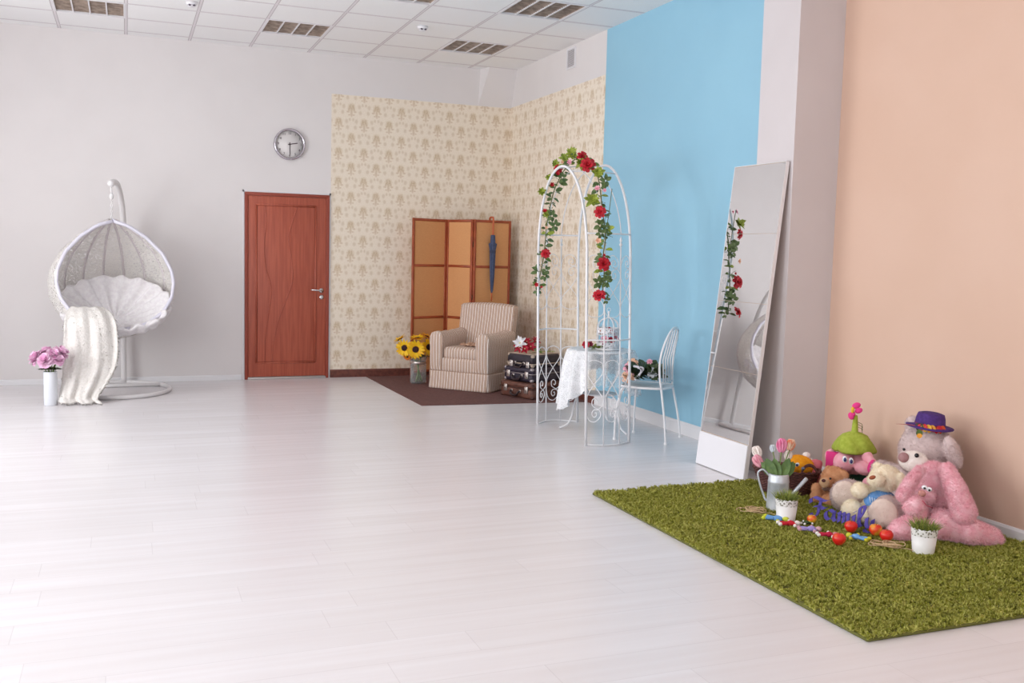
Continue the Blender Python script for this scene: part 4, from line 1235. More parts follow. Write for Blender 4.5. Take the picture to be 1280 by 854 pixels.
for i, (dx, dy, dz, R, mm, lab) in enumerate(((-.045, -.03, .08, .034, m_pinkr, 'pink artificial rose inside the birdcage, leftmost bloom'), (.0, -.045, .075, .03, m_rp, 'red artificial rose low in the middle of the birdcage'),
                                              (.048, -.02, .10, .034, m_pinkr, 'pink artificial rose inside the birdcage at the right'), (.02, .03, .145, .034, m_rp, 'red artificial rose highest inside the birdcage'), (-.04, .03, .14, .03, m_peachr, 'pale peach artificial rose high at the left in the birdcage'), (-.05, -.02, .045, .026, mat('rose_magenta', (206, 40, 120), .6), 'magenta artificial rose at the bottom of the birdcage'))):
    c = BC + Vector((dx, dy, dz)); ft = thing('rose', lab, 'flower', BC + Vector((dx * .4, dy * .4, .013)), 'roses inside the birdcage')
    b = MB(); rose(b, c, (dx, -.06, .05), R, 0, i, (5, 6)); obj('petals', b, mm, ft)
    b = MB(); b.tube([BC + Vector((dx * .4, dy * .4, .013)), c], .0025, 5); obj('stem', b, m_stem, ft)
    b = MB()
    for j in range(3): leaf(b, c - Vector((0, 0, .02)), (math.cos(j * 2.1 + i), math.sin(j * 2.1 + i), .2), .045, .025)
    obj('leaf', b, m_dk, ft)
# flowers lying on the cloth, left of the cage
for i, (px, py, rho, R, mm, lab, kind) in enumerate(((733, 431.5, 8.06, .03, m_rp, 'dark red rose lying on the tablecloth at the far left of the table', 'rose'), (738.5, 431, 8.12, .024, mat('rose_wine', (128, 26, 52), .6), 'wine red rose bud lying between the red rose and the green leaves', 'rose'))):
    c = at(px, py, rho); c.z = max(c.z, TT + .03); ft = thing(kind, lab, 'flower', c - Vector((0, 0, .024)), 'roses lying on the lace tablecloth'); b = MB(); rose(b, c, (-.6, -.6, .3), R, 0, 9 + i, (5, 6)); obj('petals', b, mm, ft)
    b = MB(); b.tube([c, c + Vector((.07, .01, -.02))], .0025, 5); obj('stem', b, m_stem, ft)
c = at(746, 432, 8.1); c.z = TT + .012
b = MB()
for j in range(16):
    a = j * 2.4; leaf(b, c + Vector((.02 * math.cos(a), .02 * math.sin(a), .004 * (j % 4))), (math.cos(a), math.sin(a), .25 + .3 * (j % 3)), .055, .034)
tag(obj('lime_sprig', b, m_lime, loc=c), 'bunch of lime green leaves lying on the tablecloth against the birdcage', 'leaves')

# ================================================================== METAL CHAIR
P1, P2, P3, P4 = [Vector((*q, 0)) for q in ((3.606, 6.841), (3.902, 7.07), (3.901, 6.547), (4.175, 6.784))]
ch = thing('metal_chair', 'white wrought metal chair with spindle back against the blue wall', 'chair', (P1 + P2 + P3 + P4) / 4)
SZ = .43
# the legs splay out a little below the seat
cen = (P1 + P2 + P3 + P4) / 4
S1, S2, S3, S4 = [cen + (q - cen) * k_ for q, k_ in ((P1, .86), (P2, .86), (P3, .84), (P4, .84))]
S3 += Vector((-.02, .03, 0)); S4 += Vector((-.03, .03, 0))
b = MB(); poly = []
for a_, b_ in ((S1, S2), (S2, S4), (S4, S3), (S3, S1)):
    for k in range(8): poly.append(a_.lerp(b_, k / 8))
cc2 = (S1 + S2 + S3 + S4) / 4
poly = [cc2 + (q - cc2).normalized() * ((q - cc2).length * .45 + .55 * .225) for q in poly]
b.tube([q + Vector((0, 0, SZ)) for q in poly], .0095, 8, True)
n0 = len(poly); b.add([q + Vector((0, 0, SZ + .004)) for q in poly] + [q + Vector((0, 0, SZ - .004)) for q in poly], [tuple(range(n0)), tuple(range(n0, 2 * n0))[::-1]] + [(i, n0 + i, n0 + (i + 1) % n0, (i + 1) % n0) for i in range(n0)], 0, False)
obj('seat', b, m_wire, ch)
near = lambda s_: min(poly, key=lambda q: (q - s_).length)
for p_, s_ in ((P1, near(S1)), (P2, near(S2))):
    b = MB(); o = (s_ - cen).normalized()
    b.tube(smooth_path([s_ - o * .06 + Vector((0, 0, SZ - .004)), s_ - o * .01 + Vector((0, 0, SZ - .018)), s_.lerp(p_, .35) + Vector((0, 0, SZ - .08)), p_.lerp(s_, .1) + Vector((0, 0, .2)), p_ + Vector((0, 0, .012))], 6), .0095, 8); b.lathe([(.015, 0), (.015, .01), (.009, .02)], 10, p_); obj('leg', b, m_wire, ch)
bd_ = (P3 + P4 - P1 - P2).normalized()
n3, n4 = near(S3), near(S4)
for p_, s_ in ((P3, n3), (P4, n4)):
    b = MB(); b.tube(smooth_path([p_ + Vector((0, 0, .012)), p_.lerp(s_, .35) + Vector((0, 0, .2)), s_ + Vector((0, 0, SZ))], 6), .0095, 8); b.lathe([(.015, 0), (.015, .01), (.009, .02)], 10, p_); obj('leg', b, m_wire, ch)
w_ax = (n4 - n3); mid = (n3 + n4) / 2
T3, T4 = mid - w_ax * .5, mid + w_ax * .5


def backp(u, z_):      # u -1..1 across the back
    lean = (z_ - SZ) * .10 + .03 * math.sin(min(1, (z_ - SZ) / .45) * PI) * -1
    return mid + w_ax * .5 * u + bd_ * lean + Vector((0, 0, z_))


hp = [backp(-1, SZ), backp(-1.12, .52), backp(-1.2, .62), backp(-1.16, .72), backp(-.98, .82), backp(-.6, .885), backp(0, .905), backp(.6, .885), backp(.98, .82), backp(1.16, .72), backp(1.2, .62), backp(1.12, .52), backp(1, SZ)]
b = MB(); b.tube(smooth_path(hp, 6), .0095, 8); obj('back_frame', b, m_wire, ch)
b = MB(); b.tube([backp(-1.03, SZ + .035), backp(1.03, SZ + .035)], .007, 8); obj('lower_rail', b, m_wire, ch)
for u in (-.66, -.22, .22, .66):
    b = MB(); zt_ = .905 - .05 * abs(u) ** 2.2 - .012; b.tube([backp(u * .9, SZ + .035), backp(u, .65), backp(u, zt_)], .0065, 8); obj('back_spindle', b, m_wire, ch)

# bouquet on the chair -------------------------------------------------
BQ = cc2 + Vector((.0, .0, SZ + .006))
bq = lambda px, py, d_=0: at(px, py, 7.82 + d_)
bs = thing('bouquet_wrap', 'dark leafy bouquet with a white ribbon, lying on the metal chair', 'bouquet', BQ)
g = random.Random(11); b = MB(); cb3 = bq(806, 463); cb3.z = SZ + .085
for j in range(260):
    a, e2 = g.uniform(0, 2 * PI), g.uniform(-.2, 1); d = Vector((math.cos(a), math.sin(a), e2)).normalized(); r_ = g.uniform(.01, .10)
    leaf(b, cb3 + Vector((d.x * r_ * 1.3, d.y * r_ * 1.3, d.z * r_)), d + Vector((0, 0, .3)), g.uniform(.05, .072), .05, 0, (g.uniform(-.5, .5), -.6, .8), -.2)
for i, v_ in enumerate(b.v):
    if v_[2] < SZ + .012: b.v[i] = (v_[0], v_[1], SZ + .012)
obj('leaf_mass', b, mat('bouquet_leaf', (78, 100, 58), .5, (52, 60, 42), 40), bs)
b = MB(); r0 = bq(799, 462, -.07); b.tube(smooth_path([bq(792, 458, -.1), bq(799, 459, -.12), bq(804, 461, -.12), bq(801, 466, -.12), bq(797, 471, -.1), bq(794, 475, -.09)], 5), [.009] * 26, 6); b.tube(smooth_path([bq(797, 460, -.12), bq(801, 462, -.13), bq(800, 468, -.12), bq(797, 474, -.1)], 4), .006, 6)
obj('ribbon', b, mat('ribbon_white', (236, 232, 240), .4), bs)
for i, (px, py, d_, R, mm, lab) in enumerate(((788, 461, -.02, .034, m_pinkr, 'coral pink rose at the left of the bouquet on the chair'), (785, 471, -.04, .032, m_peachr, 'pale peach rose lowest at the left end of the bouquet'), (791, 454, .02, .026, m_peachr, 'small pale rose above the coral pink one in the bouquet'),
                                              (812, 452, 0, .014, m_pinkr, 'tiny pink bud at the top of the leafy bouquet'), (815, 466, -.09, .026, m_por, 'white bloom at the right side of the leafy bouquet'), (820, 471, -.06, .022, m_por, 'white bloom lowest at the right end of the leafy bouquet'))):
    c = bq(px, py, d_); c.z = max(c.z, SZ + .03); ft = thing('rose', lab, 'flower', c - Vector((0, 0, .02)), 'roses in the bouquet on the chair'); b = MB(); rose(b, c, (-.5, -.7, .5), R, 0, 30 + i, (5, 6, 7)); obj('petals', b, mm, ft)
    b = MB(); b.tube([c, c.lerp(cb3, .5)], .003, 5); obj('stem', b, m_stem, ft)

# ================================================================== LEANING MIRROR
ML0 = Vector((3.775, 5.31, 0)); ML1 = Vector((3.775, 5.885, 0)); MT = Vector((3.99, 5.30, 2.095))
up_ = Vector((MT.x - ML0.x, 0, MT.z)); ML = up_.length; up_.normalize(); yv = Vector((0, 1, 0)); nv = Vector((-up_.z, 0, up_.x))      # faces -x
MM = Matrix(((0, nv.x, up_.x, ML0.x), (1, nv.y, up_.y, ML0.y), (0, nv.z, up_.z, ML0.z), (0, 0, 0, 1)))
MW = .578
mi = thing('leaning_mirror', 'tall white framed mirror of four panes leaning against the pillar', 'mirror', (3.80, 5.6, 0))
b = MB(); b.rbox((0, -.016, .004), (MW, .004, ML), .003, 1, 0, MM); obj('backing_board', b, mat('board_edge', (226, 204, 186), .6), mi)
m_mir = mat('mirror_glass', (236, 236, 236), .015, metal=1.0)
b = MB(); b.box((0.001, .0055, .004), (MW - .001, .016, .235), 0, MM); obj('bottom_panel', b, mat('panel_white', (240, 238, 242), .35), mi)
h0 = .240; ph = (ML - .004 - h0) / 4
for k in range(4):
    b = MB(); b.box((.003, .0055, h0 + k * ph + .0014), (MW - .003, .010, h0 + (k + 1) * ph - .0014), 0, MM); obj('mirror_pane', b, m_mir, mi)
b = MB(); b.box((-.001, -.016, .004), (.001, .011, ML), 0, MM); b.box((MW - .003, -.016, .004), (MW + .001, .011, ML), 0, MM); b.box((-.001, -.016, ML - .001), (MW + .001, .011, ML + .003), 0, MM); obj('edge_trim', b, m_trimw, mi)

# ================================================================== PLUSH TOYS ON THE GREEN RUG
UU = Vector((.72, -.694, 0)).normalized(); AW_ = Vector((-UU.y, UU.x, 0))       # across / away, as the group faces the room
ZZ = Vector((0, 0, 1))


def E_(px, py, rho, rw, rh, rd=None, roll=0, yaw=0):
    """ellipsoid centre + radii (pixels at that distance) turned in the facing plane"""
    c = at(px, py, rho); k = 1 / ppm(c); rd = rd if rd is not None else min(rw, rh)
    B = Matrix((UU, AW_, ZZ)).transposed().to_4x4() @ Matrix.Rotation(math.radians(yaw), 4, 'Z') @ Matrix.Rotation(math.radians(roll), 4, 'Y')
    c.z = max(c.z, RZ - .004 + .0 + min(rw, rh) * k * .62)
    return (c, (rw * k, rd * k, rh * k), B)


def limb(p, q, n=5):
    """chain of ellipsoids between two (px,py,rho,r) stations"""
    out = []
    for i in range(n):
        t = i / (n - 1); a = [p[j] + (q[j] - p[j]) * t for j in range(4)]; out.append(E_(a[0], a[1], a[2], a[3], a[3], a[3]))
    return out


def eyeball(name, px, py, rho, r, mm, parent, rh=None, rd=None):
    b = MB(); e = E_(px, py, rho, r, rh or r, rd or r); b.ell(e[0], e[1], 0, 16, 10, e[2]); return obj(name, b, mm, parent)


def toy(name, lab, cat, px, py, group=None):
    p = flo(px, py); p.z = RZ; return thing(name, lab, cat, p, group)


m_black = mat('eye_black', (28, 22, 28), .15); m_eyew = mat('eye_white', (246, 246, 250), .2); m_eyeb = mat('eye_blue', (40, 56, 120), .2)
m_gfur = mat('fur_lilac_grey', (218, 197, 194), .95, (206, 184, 182), 30); m_cfur = mat('fur_cream', (252, 240, 216), .95, (246, 230, 202), 30)
m_ofur = mat('fur_caramel', (234, 178, 134), .95, (220, 160, 116), 30); m_pfur = mat('fur_pink', (255, 208, 216), .95, (252, 190, 202), 26)
m_pink2 = mat('plush_pink', (255, 190, 202), .9, (252, 178, 192), 40); m_mag = mat('plush_magenta', (240, 66, 146), .85); m_muz = mat('fur_muzzle', (252, 242, 236), .95)
m_noseg = mat('nose_taupe', (176, 134, 134), .7, (164, 120, 122), 60); m_sole = mat('sole_beige', (242, 222, 210), .9, (236, 214, 202), 40)

# big lilac grey bear ------------------------------------------------
t = toy('teddy_bear', 'largest lilac grey teddy bear wearing a purple hat, sitting against the peach wall', 'plush toy', 1150, 655)
body = [E_(1158, 563, 5.88, 33, 33, 34), E_(1148, 575, 5.80, 24, 19, 22), E_(1142, 532, 5.90, 11, 13, 7), E_(1191, 566, 5.74, 10, 22, 11, -22), E_(1158, 625, 5.90, 40, 42, 34), E_(1155, 645, 5.86, 42, 30, 34)]
body += limb((1140, 600, 5.86, 14), (1102, 588, 6.06, 13), 5) + limb((1135, 640, 5.85, 20), (1068, 624, 5.88, 17), 6) + [E_(1060, 620, 5.84, 22, 21, 20, -15)] + limb((1140, 650, 5.80, 22), (1112, 648, 5.62, 19), 5) + [E_(1108, 642, 5.55, 23, 24, 21, -10)]
blob('body', body, m_gfur, t, .009, 60000, .011, .0022, 5, 1)
for nm_, e, mm in (('muzzle', E_(1142, 577, 5.64, 17, 13, 12), m_muz), ('ear_lining', E_(1194, 571, 5.665, 6, 15, 4, -22), m_gfur), ('sole', E_(1057, 618, 5.765, 16.5, 17, 5, -15), m_sole), ('sole', E_(1104, 642, 5.475, 17.5, 19, 5, -10), m_sole)):
    blob(nm_, [e], mm, t, .006, 6000, .007, .002, 3, 2)
b = MB(); e = E_(1129.5, 572, 5.60, 6.5, 6.5, 4); b.ell(e[0], e[1], 0, 16, 10, e[2]); obj('nose', b, m_noseg, t)
eyeball('eye', 1146, 569.5, 5.585, 2.8, m_black, t); eyeball('eye', 1130, 562, 5.66, 1.8, m_black, t)

# purple hat with felt flowers
h = thing('felt_hat', 'purple felt hat with red and yellow leaves on the band, worn by the grey bear', 'hat', at(1162, 535, 5.85))
c = at(1162, 534, 5.85); k = 1 / ppm(c); HT = Matrix((UU, AW_, ZZ)).transposed().to_4x4() @ Matrix.Rotation(math.radians(4), 4, 'Y') @ Matrix.Rotation(math.radians(2), 4, 'X')
m_pur = mat('felt_purple', (84, 52, 128), .9, (72, 42, 112), 60)
b = MB(); b.lathe([(.0, 0), (17 * k, -1 * k), (27 * k, 0), (27.5 * k, 1 * k), (20 * k, 2 * k), (17.5 * k, 3 * k), (16.5 * k, 12 * k), (15 * k, 17 * k), (10 * k, 18.5 * k), (0, 18.7 * k)], 40, c, 0, HT, rfun=lambda a, i: 1 + .03 * math.cos(2 * a)); obj('felt', b, m_pur, h)
b = MB(); b.lathe([(17.9 * k, 2.5 * k), (18 * k, 5.5 * k), (17.4 * k, 5.6 * k)], 40, c, 0, HT); obj('band', b, mat('band_plum', (96, 34, 74), .7), h)
for a, mm in ((-118, (214, 52, 60)), (-105, (240, 186, 66)), (-92, (226, 160, 60)), (-68, (200, 36, 56)), (-54, (226, 90, 50)), (-132, (70, 60, 46))):
    a = math.radians(a); o = Vector((math.cos(a), math.sin(a), 0)); b = MB()
    for s_ in (-1, 0, 1): petal(b, c + HT @ (o * 18.4 * k + Vector((0, 0, 4 * k))), HT @ (Vector((-o.y, o.x, 0)) * s_ * .8 + Vector((0, 0, -.5 + .3 * s_)) + o * .25), HT @ o, 8 * k, 7 * k, -.1, 0, True, .1)
    obj('felt_leaf', b, mat('felt_%d_%d' % (mm[0], mm[1]), mm, .8), h)
b = MB(); q = at(1138, 531, 5.66)
b.tube([at(1143, 532, 5.68), at(1133, 530.5, 5.66), at(1120, 530, 5.64)], [.0035, .002, .001], 6); obj('feather', b, mat('feather_rose', (176, 96, 88), .8), h)
b = MB(); leaf(b, at(1149, 537, 5.66), (UU * .1 - ZZ), .045, .035, 0, -AW_); obj('felt_leaf', b, mat('felt_green', (86, 112, 58), .8), h)
b = MB(); leaf(b, at(1149, 542, 5.655), (UU * .15 - ZZ), .028, .03, 0, -AW_); obj('felt_leaf', b, mat('felt_amber', (240, 170, 70), .8), h)

# cream bear in a blue vest --------------------------------------------
t = toy('teddy_bear', 'cream teddy bear in a blue vest, sitting between the grey feet of the big bear', 'plush toy', 1090, 655)
body = [E_(1107, 598, 5.60, 19, 16.5, 17), E_(1095, 600, 5.52, 10.5, 9, 9), E_(1126, 601, 5.57, 6.5, 11, 6, -8), E_(1097, 583, 5.66, 6, 5, 4), E_(1096, 630, 5.66, 16, 18, 14), E_(1090, 640, 5.68, 17, 14, 14)]
body += limb((1092, 618, 5.60, 8), (1074, 612, 5.56, 9), 4) + [E_(1075, 614, 5.55, 11, 8.5, 9)] + limb((1090, 645, 5.66, 11), (1068, 643, 5.60, 12), 4) + [E_(1065, 638, 5.58, 13, 14, 10)] + limb((1095, 648, 5.62, 9), (1086, 646, 5.56, 10), 3)
blob('body', body, m_cfur, t, .006, 40000, .009, .002, 3, 4)
b = MB(); e = E_(1090.5, 597, 5.405, 4.2, 2.6, 2, -25); b.ell(e[0], e[1], 0, 14, 8, e[2]); obj('nose', b, mat('nose_brown', (160, 84, 52), .7), t)
blob('vest', [E_(1100, 621, 5.60, 18, 9, 17, 0), E_(1092, 625, 5.57, 12, 11, 13, 0)], mat('vest_blue', (92, 148, 214), .85, (120, 172, 228), 60), t, .005, 0, 0, 0, 2)
b = MB()
for k2 in range(3): b.tube([at(1087 + k2 * 3, 621 + k2, 5.505), at(1088 + k2 * 3, 628, 5.505)], .0025, 5)
obj('vest_print', b, mat('vest_white', (206, 222, 244), .8), t)

# caramel teddy -----------------------------------------------------
t = toy('teddy_bear', 'small caramel brown teddy bear leaning beside the wicker basket', 'plush toy', 1030, 632)
body = [E_(1042, 598, 6.10, 15, 15, 14), E_(1033, 603, 6.02, 8, 8, 8), E_(1054, 594, 6.08, 7, 6, 5, 30), E_(1036, 587, 6.14, 5, 5, 3), E_(1034, 618, 6.12, 12, 14, 11), E_(1036, 624, 6.10, 13, 11, 11), E_(1021, 611, 6.06, 7, 7, 6), E_(1027, 613, 6.08, 8, 7, 7), E_(1021, 622, 6.04, 8, 9, 7), E_(1038, 629, 6.00, 11, 8, 8)]
blob('body', body, m_ofur, t, .005, 26000, .008, .002, 3, 5)
blob('muzzle', [E_(1030.5, 603.5, 5.965, 6, 6, 4.5)], mat('fur_sand', (230, 190, 150), .95), t, .004, 1500, .005, .002, 2, 6)
b = MB(); e = E_(1029.5, 601, 5.925, 2.6, 2.2, 1.6); b.ell(e[0], e[1], 0, 14, 8, e[2]); obj('nose', b, mat('nose_dark', (84, 36, 40), .4), t)
eyeball('eye', 1038, 598.5, 5.955, 1.5, m_black, t)
b = MB(); e = E_(1032, 611, 5.985, 5, 3, 3); b.ell(e[0], e[1], 0, 12, 8, e[2]); e = E_(1036, 612, 5.99, 4, 2.6, 3, 20); b.ell(e[0], e[1], 0, 12, 8, e[2]); obj('bow', b, mat('bow_taupe', (128, 96, 84), .7), t)

# pink plush with a green flower hat --------------------------------
t = toy('plush_elephant', 'pink round headed plush toy with blue eyes and magenta ears, seated against the wall', 'plush toy', 1070, 622)
body = [E_(1066, 578, 6.32, 24, 15, 20), E_(1055, 578, 6.24, 13, 13, 12), E_(1080, 585, 6.20, 12, 9, 10, 10), E_(1050, 585, 6.22, 7, 6, 6)]
blob('head', body, m_pink2, t, .006, 16000, .004, .0018, 3, 7)
blob('ear', [E_(1039, 570, 6.34, 8, 9, 4), E_(1040, 579, 6.34, 8, 9, 4)], m_pink2, t, .005, 0, 0, 0, 3)
b = MB(); b.rbox((-8, -1.4, -11), (8, 1.4, 11), 2, 2)
kk2 = 1 / ppm(at(1041, 575, 6.26)); Bm = Matrix.Translation(at(1040.5, 575.5, 6.275)) @ Matrix((UU, AW_, ZZ)).transposed().to_4x4() @ Matrix.Scale(kk2, 4)
b.v = [tuple(Bm @ Vector(q)) for q in b.v]; obj('ear_lining', b, m_mag, t)
blob('ear', [E_(1084, 571, 6.22, 7, 8, 5, -30), E_(1090, 579, 6.20, 6, 10, 5, -30), E_(1096, 588, 6.20, 5, 9, 4, -10)], m_pink2, t, .005, 0, 0, 0, 3)
b = MB(); e = E_(1089, 583, 6.15, 4, 9, 2.5, 15); b.ell(e[0], e[1], 0, 14, 8, e[2]); obj('ear_lining', b, m_mag, t)
for px, py in ((1056, 574.2), (1064, 576.5)):
    b = MB(); e = E_(px, py, 6.12 if px < 1060 else 6.135, 3.1, 4.3, 2.2, -8); b.ell(e[0], e[1], 0, 14, 10, e[2]); eo = obj('eye', b, m_eyew, t)
    b = MB(); e = E_(px + .2, py + .6, 6.082 if px < 1060 else 6.097, 1.7, 2.7, 1.2); b.ell(e[0], e[1], 0, 12, 8, e[2]); obj('pupil', b, m_eyeb, eo)
b = MB(); b.tube([at(1047, 583, 6.16), at(1050, 585.5, 6.13), at(1053, 585, 6.12)], .0022, 5); obj('mouth', b, mat('mouth_plum', (150, 70, 110), .8), t)
blob('body', [E_(1070, 604, 6.34, 22, 20, 16), E_(1072, 612, 6.34, 22, 12, 17)], mat('plush_dark_green', (30, 74, 56), .9, (22, 60, 46), 40), t, .007, 0, 0, 0, 3)
blob('hand', [E_(1084, 604, 6.10, 6, 7, 5)], m_pink2, t, .004, 0, 0, 0, 2)
hh = thing('elf_hat', 'lime green cloth hat with a magenta flower on its stalk, worn by the pink plush', 'hat', at(1066, 562, 6.28))
m_lg = mat('lime_felt', (176, 190, 74), .9, (160, 176, 60), 50)
c = at(1067, 565, 6.30); k = 1 / ppm(c); HB = Matrix((UU, AW_, ZZ)).transposed().to_4x4()
b = MB(); b.lathe([(22 * k, 2 * k), (24.5 * k, 1 * k), (25.5 * k, 4 * k), (24 * k, 9 * k), (21 * k, 15 * k), (16.5 * k, 20.5 * k), (9.5 * k, 24 * k), (4.2 * k, 25.5 * k), (3.8 * k, 30 * k), (3.2 * k, 38 * k), (2.4 * k, 46 * k), (0, 47 * k)], 60, c, 0, HB, rfun=lambda a, i: 1 + (.09 * math.cos(4 * a + i * .6) + .03 * math.sin(9 * a + i) if 0 < i < 7 else 0)); obj('felt', b, m_lg, hh)
fc_ = at(1068, 512.5, 6.28)
b = MB()
for dx, dz, rr_ in ((2, 5.5, 4.6), (5, -.5, 4.2), (-3.5, -8, 4.2), (-1, -5, 3)):
    e = (fc_ + UU * dx * k + ZZ * dz * k, (rr_ * k * 1.15, 2 * k, rr_ * k * .85), Matrix((UU, AW_, ZZ)).transposed().to_4x4() @ Matrix.Rotation(math.radians(-25 if dz > -5 else 70), 4, 'Y')); b.ell(e[0], e[1], 0, 14, 8, e[2])
obj('flower_petal', b, m_mag, hh)
b = MB(); b.ell(fc_ + UU * -2 * k - AW_ * 2 * k, (2.2 * k, 2 * k, 4 * k), 0, 12, 8); obj('flower_centre', b, mat('felt_yellow', (244, 196, 60), .8), hh)
b = MB()
for dz in (0, 3, 6): b.tube([c + HB @ Vector((3 * k, 0, (32 + dz) * k)), c + HB @ Vector((8 * k, -1 * k, (30 + dz) * k)), c + HB @ Vector((9 * k, -1 * k, (25 + dz) * k))], .0018, 5)
obj('thread', b, mat('thread_olive', (92, 96, 40), .8), hh)

# long eared pink rabbit ---------------------------------------------
t = toy('plush_rabbit', 'large fluffy pink rabbit with long hanging ears sprawled in front of the grey bear', 'plush toy', 1160, 680)
body = [E_(1165, 604, 5.62, 25, 27, 24), E_(1170, 618, 5.60, 23, 20, 21), E_(1156, 620, 5.50, 14, 11, 13), E_(1166, 652, 5.58, 32, 22, 22), E_(1160, 657, 5.54, 34, 18, 22)]
body += limb((1178, 655, 5.46, 18), (1203, 664, 5.47, 13.5), 4) + limb((1212, 664, 5.47, 16), (1238, 672, 5.55, 12.5), 5) + [E_(1242, 675, 5.56, 12, 9, 10, 8)]
body += limb((1142, 660, 5.46, 17), (1126, 664, 5.40, 14), 4) + [E_(1122, 667, 5.39, 14, 11, 12, -20), E_(1116, 667, 5.385, 8, 8, 8)]
body += [E_(1142, 632, 5.38, 12.5, 14, 12), E_(1146, 640, 5.42, 12, 12, 12)]
blob('body', body, m_pfur, t, .008, 80000, .014, .0022, 4, 8)
blob('ear', limb((1150, 588, 5.46, 6), (1137, 604, 5.38, 7.5), 5) + limb((1137, 604, 5.38, 7.5), (1129, 619, 5.38, 8), 4), m_pfur, t, .007, 14000, .013, .0022, 4, 9)
blob('ear', limb((1184, 588, 5.52, 9), (1195, 612, 5.44, 12), 5) + limb((1195, 612, 5.44, 12), (1205, 640, 5.44, 14.5), 6), m_pfur, t, .007, 26000, .013, .0022, 4, 10)
b = MB(); e = E_(1152.5, 617, 5.31, 4.8, 4.0, 3.4); b.ell(e[0], e[1], 0, 14, 10, e[2]); obj('nose', b, mat('nose_rose', (196, 134, 126), .7), t)
for px, py in ((1155.5, 609.5), (1161.5, 612)):
    b = MB(); e = E_(px, py, 5.345, 3.4, 2.9, 2); b.ell(e[0], e[1], 0, 14, 10, e[2]); eo = obj('eye', b, m_eyew, t)
    b = MB(); e = E_(px + .2, py + 1, 5.318, 1.5, 1.4, 1); b.ell(e[0], e[1], 0, 12, 8, e[2]); obj('pupil', b, m_black, eo)
b = MB(); b.tube([at(1153, 626, 5.33), at(1158, 632, 5.35), at(1166, 635, 5.37)], .0028, 5); obj('mouth', b, mat('mouth_rose', (206, 96, 116), .8), t)

# ================================================================== WICKER BASKET AND WHAT IS IN IT
WB = at(982.5, 600, 6.22); WB.z = RZ - .008
bk_ = thing('wicker_basket', 'dark brown oval wicker basket behind the watering can', 'basket', WB)
m_wk = M('wicker_brown', (112, 66, 60), .6); m_wk.vary((70, 40, 42), 70, stretch=(1, 1, 2.5)); m_wk = m_wk.mat
Bf = Matrix((UU, AW_, ZZ)).transposed().to_4x4(); BH = .150


def wall_r(h_): return .142 + .055 * (h_ / BH)


b = MB(); NR = 19
for j in range(NR):
    h_ = .008 + (BH - .012) * j / (NR - 1); ph_ = (j % 2) * PI; pts = []
    for k_ in range(120):
        a = 2 * PI * k_ / 120; r = wall_r(h_) + .0045 * math.cos(20 * a + ph_); pts.append(WB + Bf @ Vector((r * math.cos(a), r * .72 * math.sin(a), h_)))
    b.tube(pts, .0062, 5, True)
for k_ in range(20):
    a = 2 * PI * (k_ + .5) / 20; b.tube([WB + Bf @ Vector((wall_r(h_) * math.cos(a), wall_r(h_) * .72 * math.sin(a), h_)) for h_ in (0.004, .1, BH)], .004, 5)
obj('woven_side', b, m_wk, bk_)
b = MB(); b.lathe([(0, .003), (.132, .003), (.132, .010), (0, .010)], 40, WB, 0, Bf @ Matrix.Diagonal((1, .72, 1, 1))); obj('base', b, m_wk, bk_)
for ph_ in (0, PI):
    b = MB(); b.tube([WB + Bf @ Vector(((.199 + .006 * math.cos(14 * a + ph_)) * math.cos(a), (.199 + .006 * math.cos(14 * a + ph_)) * .72 * math.sin(a), BH + .004 * math.sin(14 * a + ph_))) for a in [2 * PI * k_ / 140 for k_ in range(140)]], .0065, 6, True); obj('braided_rim', b, m_wk, bk_)
for cx_, cyy in ((-.172, .0), (.145, -.095)):
    b = MB()
    for s_ in (0, .009): b.tube([WB + Bf @ Vector((cx_ + .042 * math.cos(t_) * (1 if cx_ > 0 else .4), cyy + (.042 * math.cos(t_) * (0.3 if cx_ > 0 else 1)), BH - .005 + .052 * math.sin(t_) + s_)) for t_ in [PI * j / 14 for j in range(15)]], .0058, 6)
    obj('loop_handle', b, m_wk, bk_)

t = thing('plush_chick', 'round yellow orange plush toy with a blue eye resting in the wicker basket', 'plush toy', WB + Vector((.03, 0, .1)))
m_yel = mat('plush_amber', (250, 176, 30), .9, (242, 160, 20), 50)
blob('body', [E_(1000, 581, 6.22, 17, 12, 12, 8), E_(990, 584, 6.19, 10, 8, 9), E_(1001, 590, 6.24, 13, 10, 10), E_(984, 585, 6.15, 4, 5, 4)], m_yel, t, .005, 12000, .005, .002, 3, 12)
b = MB(); e = E_(996.5, 581, 6.085, 3, 2.4, 1.8, -40); b.ell(e[0], e[1], 0, 14, 8, e[2]); eo = obj('eye', b, m_eyew, t)
b = MB(); e = E_(996.2, 581.5, 6.062, 1.7, 1.7, 1.2, -40); b.ell(e[0], e[1], 0, 12, 8, e[2]); obj('pupil', b, m_eyeb, eo)
t = thing('plush_pig', 'small pink plush toy peeping out behind the loop handle of the basket', 'plush toy', WB + Vector((.1, -.05, .12)))
blob('body', [E_(1019, 583, 6.30, 8, 9, 8), E_(1024, 580, 6.32, 4, 5, 4), E_(1017, 596, 6.28, 9, 10, 9)], mat('plush_rose', (232, 132, 146), .9), t, .005, 3000, .005, .002, 3, 13)
t = thing('plush_lamb', 'white plush ear tip showing above the yellow plush in the basket', 'plush toy', WB + Vector((.05, .04, .12)))
blob('body', [E_(1008, 570, 6.36, 5, 5, 4, -30), E_(1008, 580, 6.38, 9, 10, 6)], m_muz, t, .005, 1500, .006, .002, 3, 14)
b = MB(); c = at(1004, 586, 6.04); b.ell(c, .0115)
tag(obj('bead', b, mat('bead_steel', (112, 116, 140), .25, metal=.6), loc=c), 'shiny dark grey bead at the basket rim below the yellow plush', 'bead')

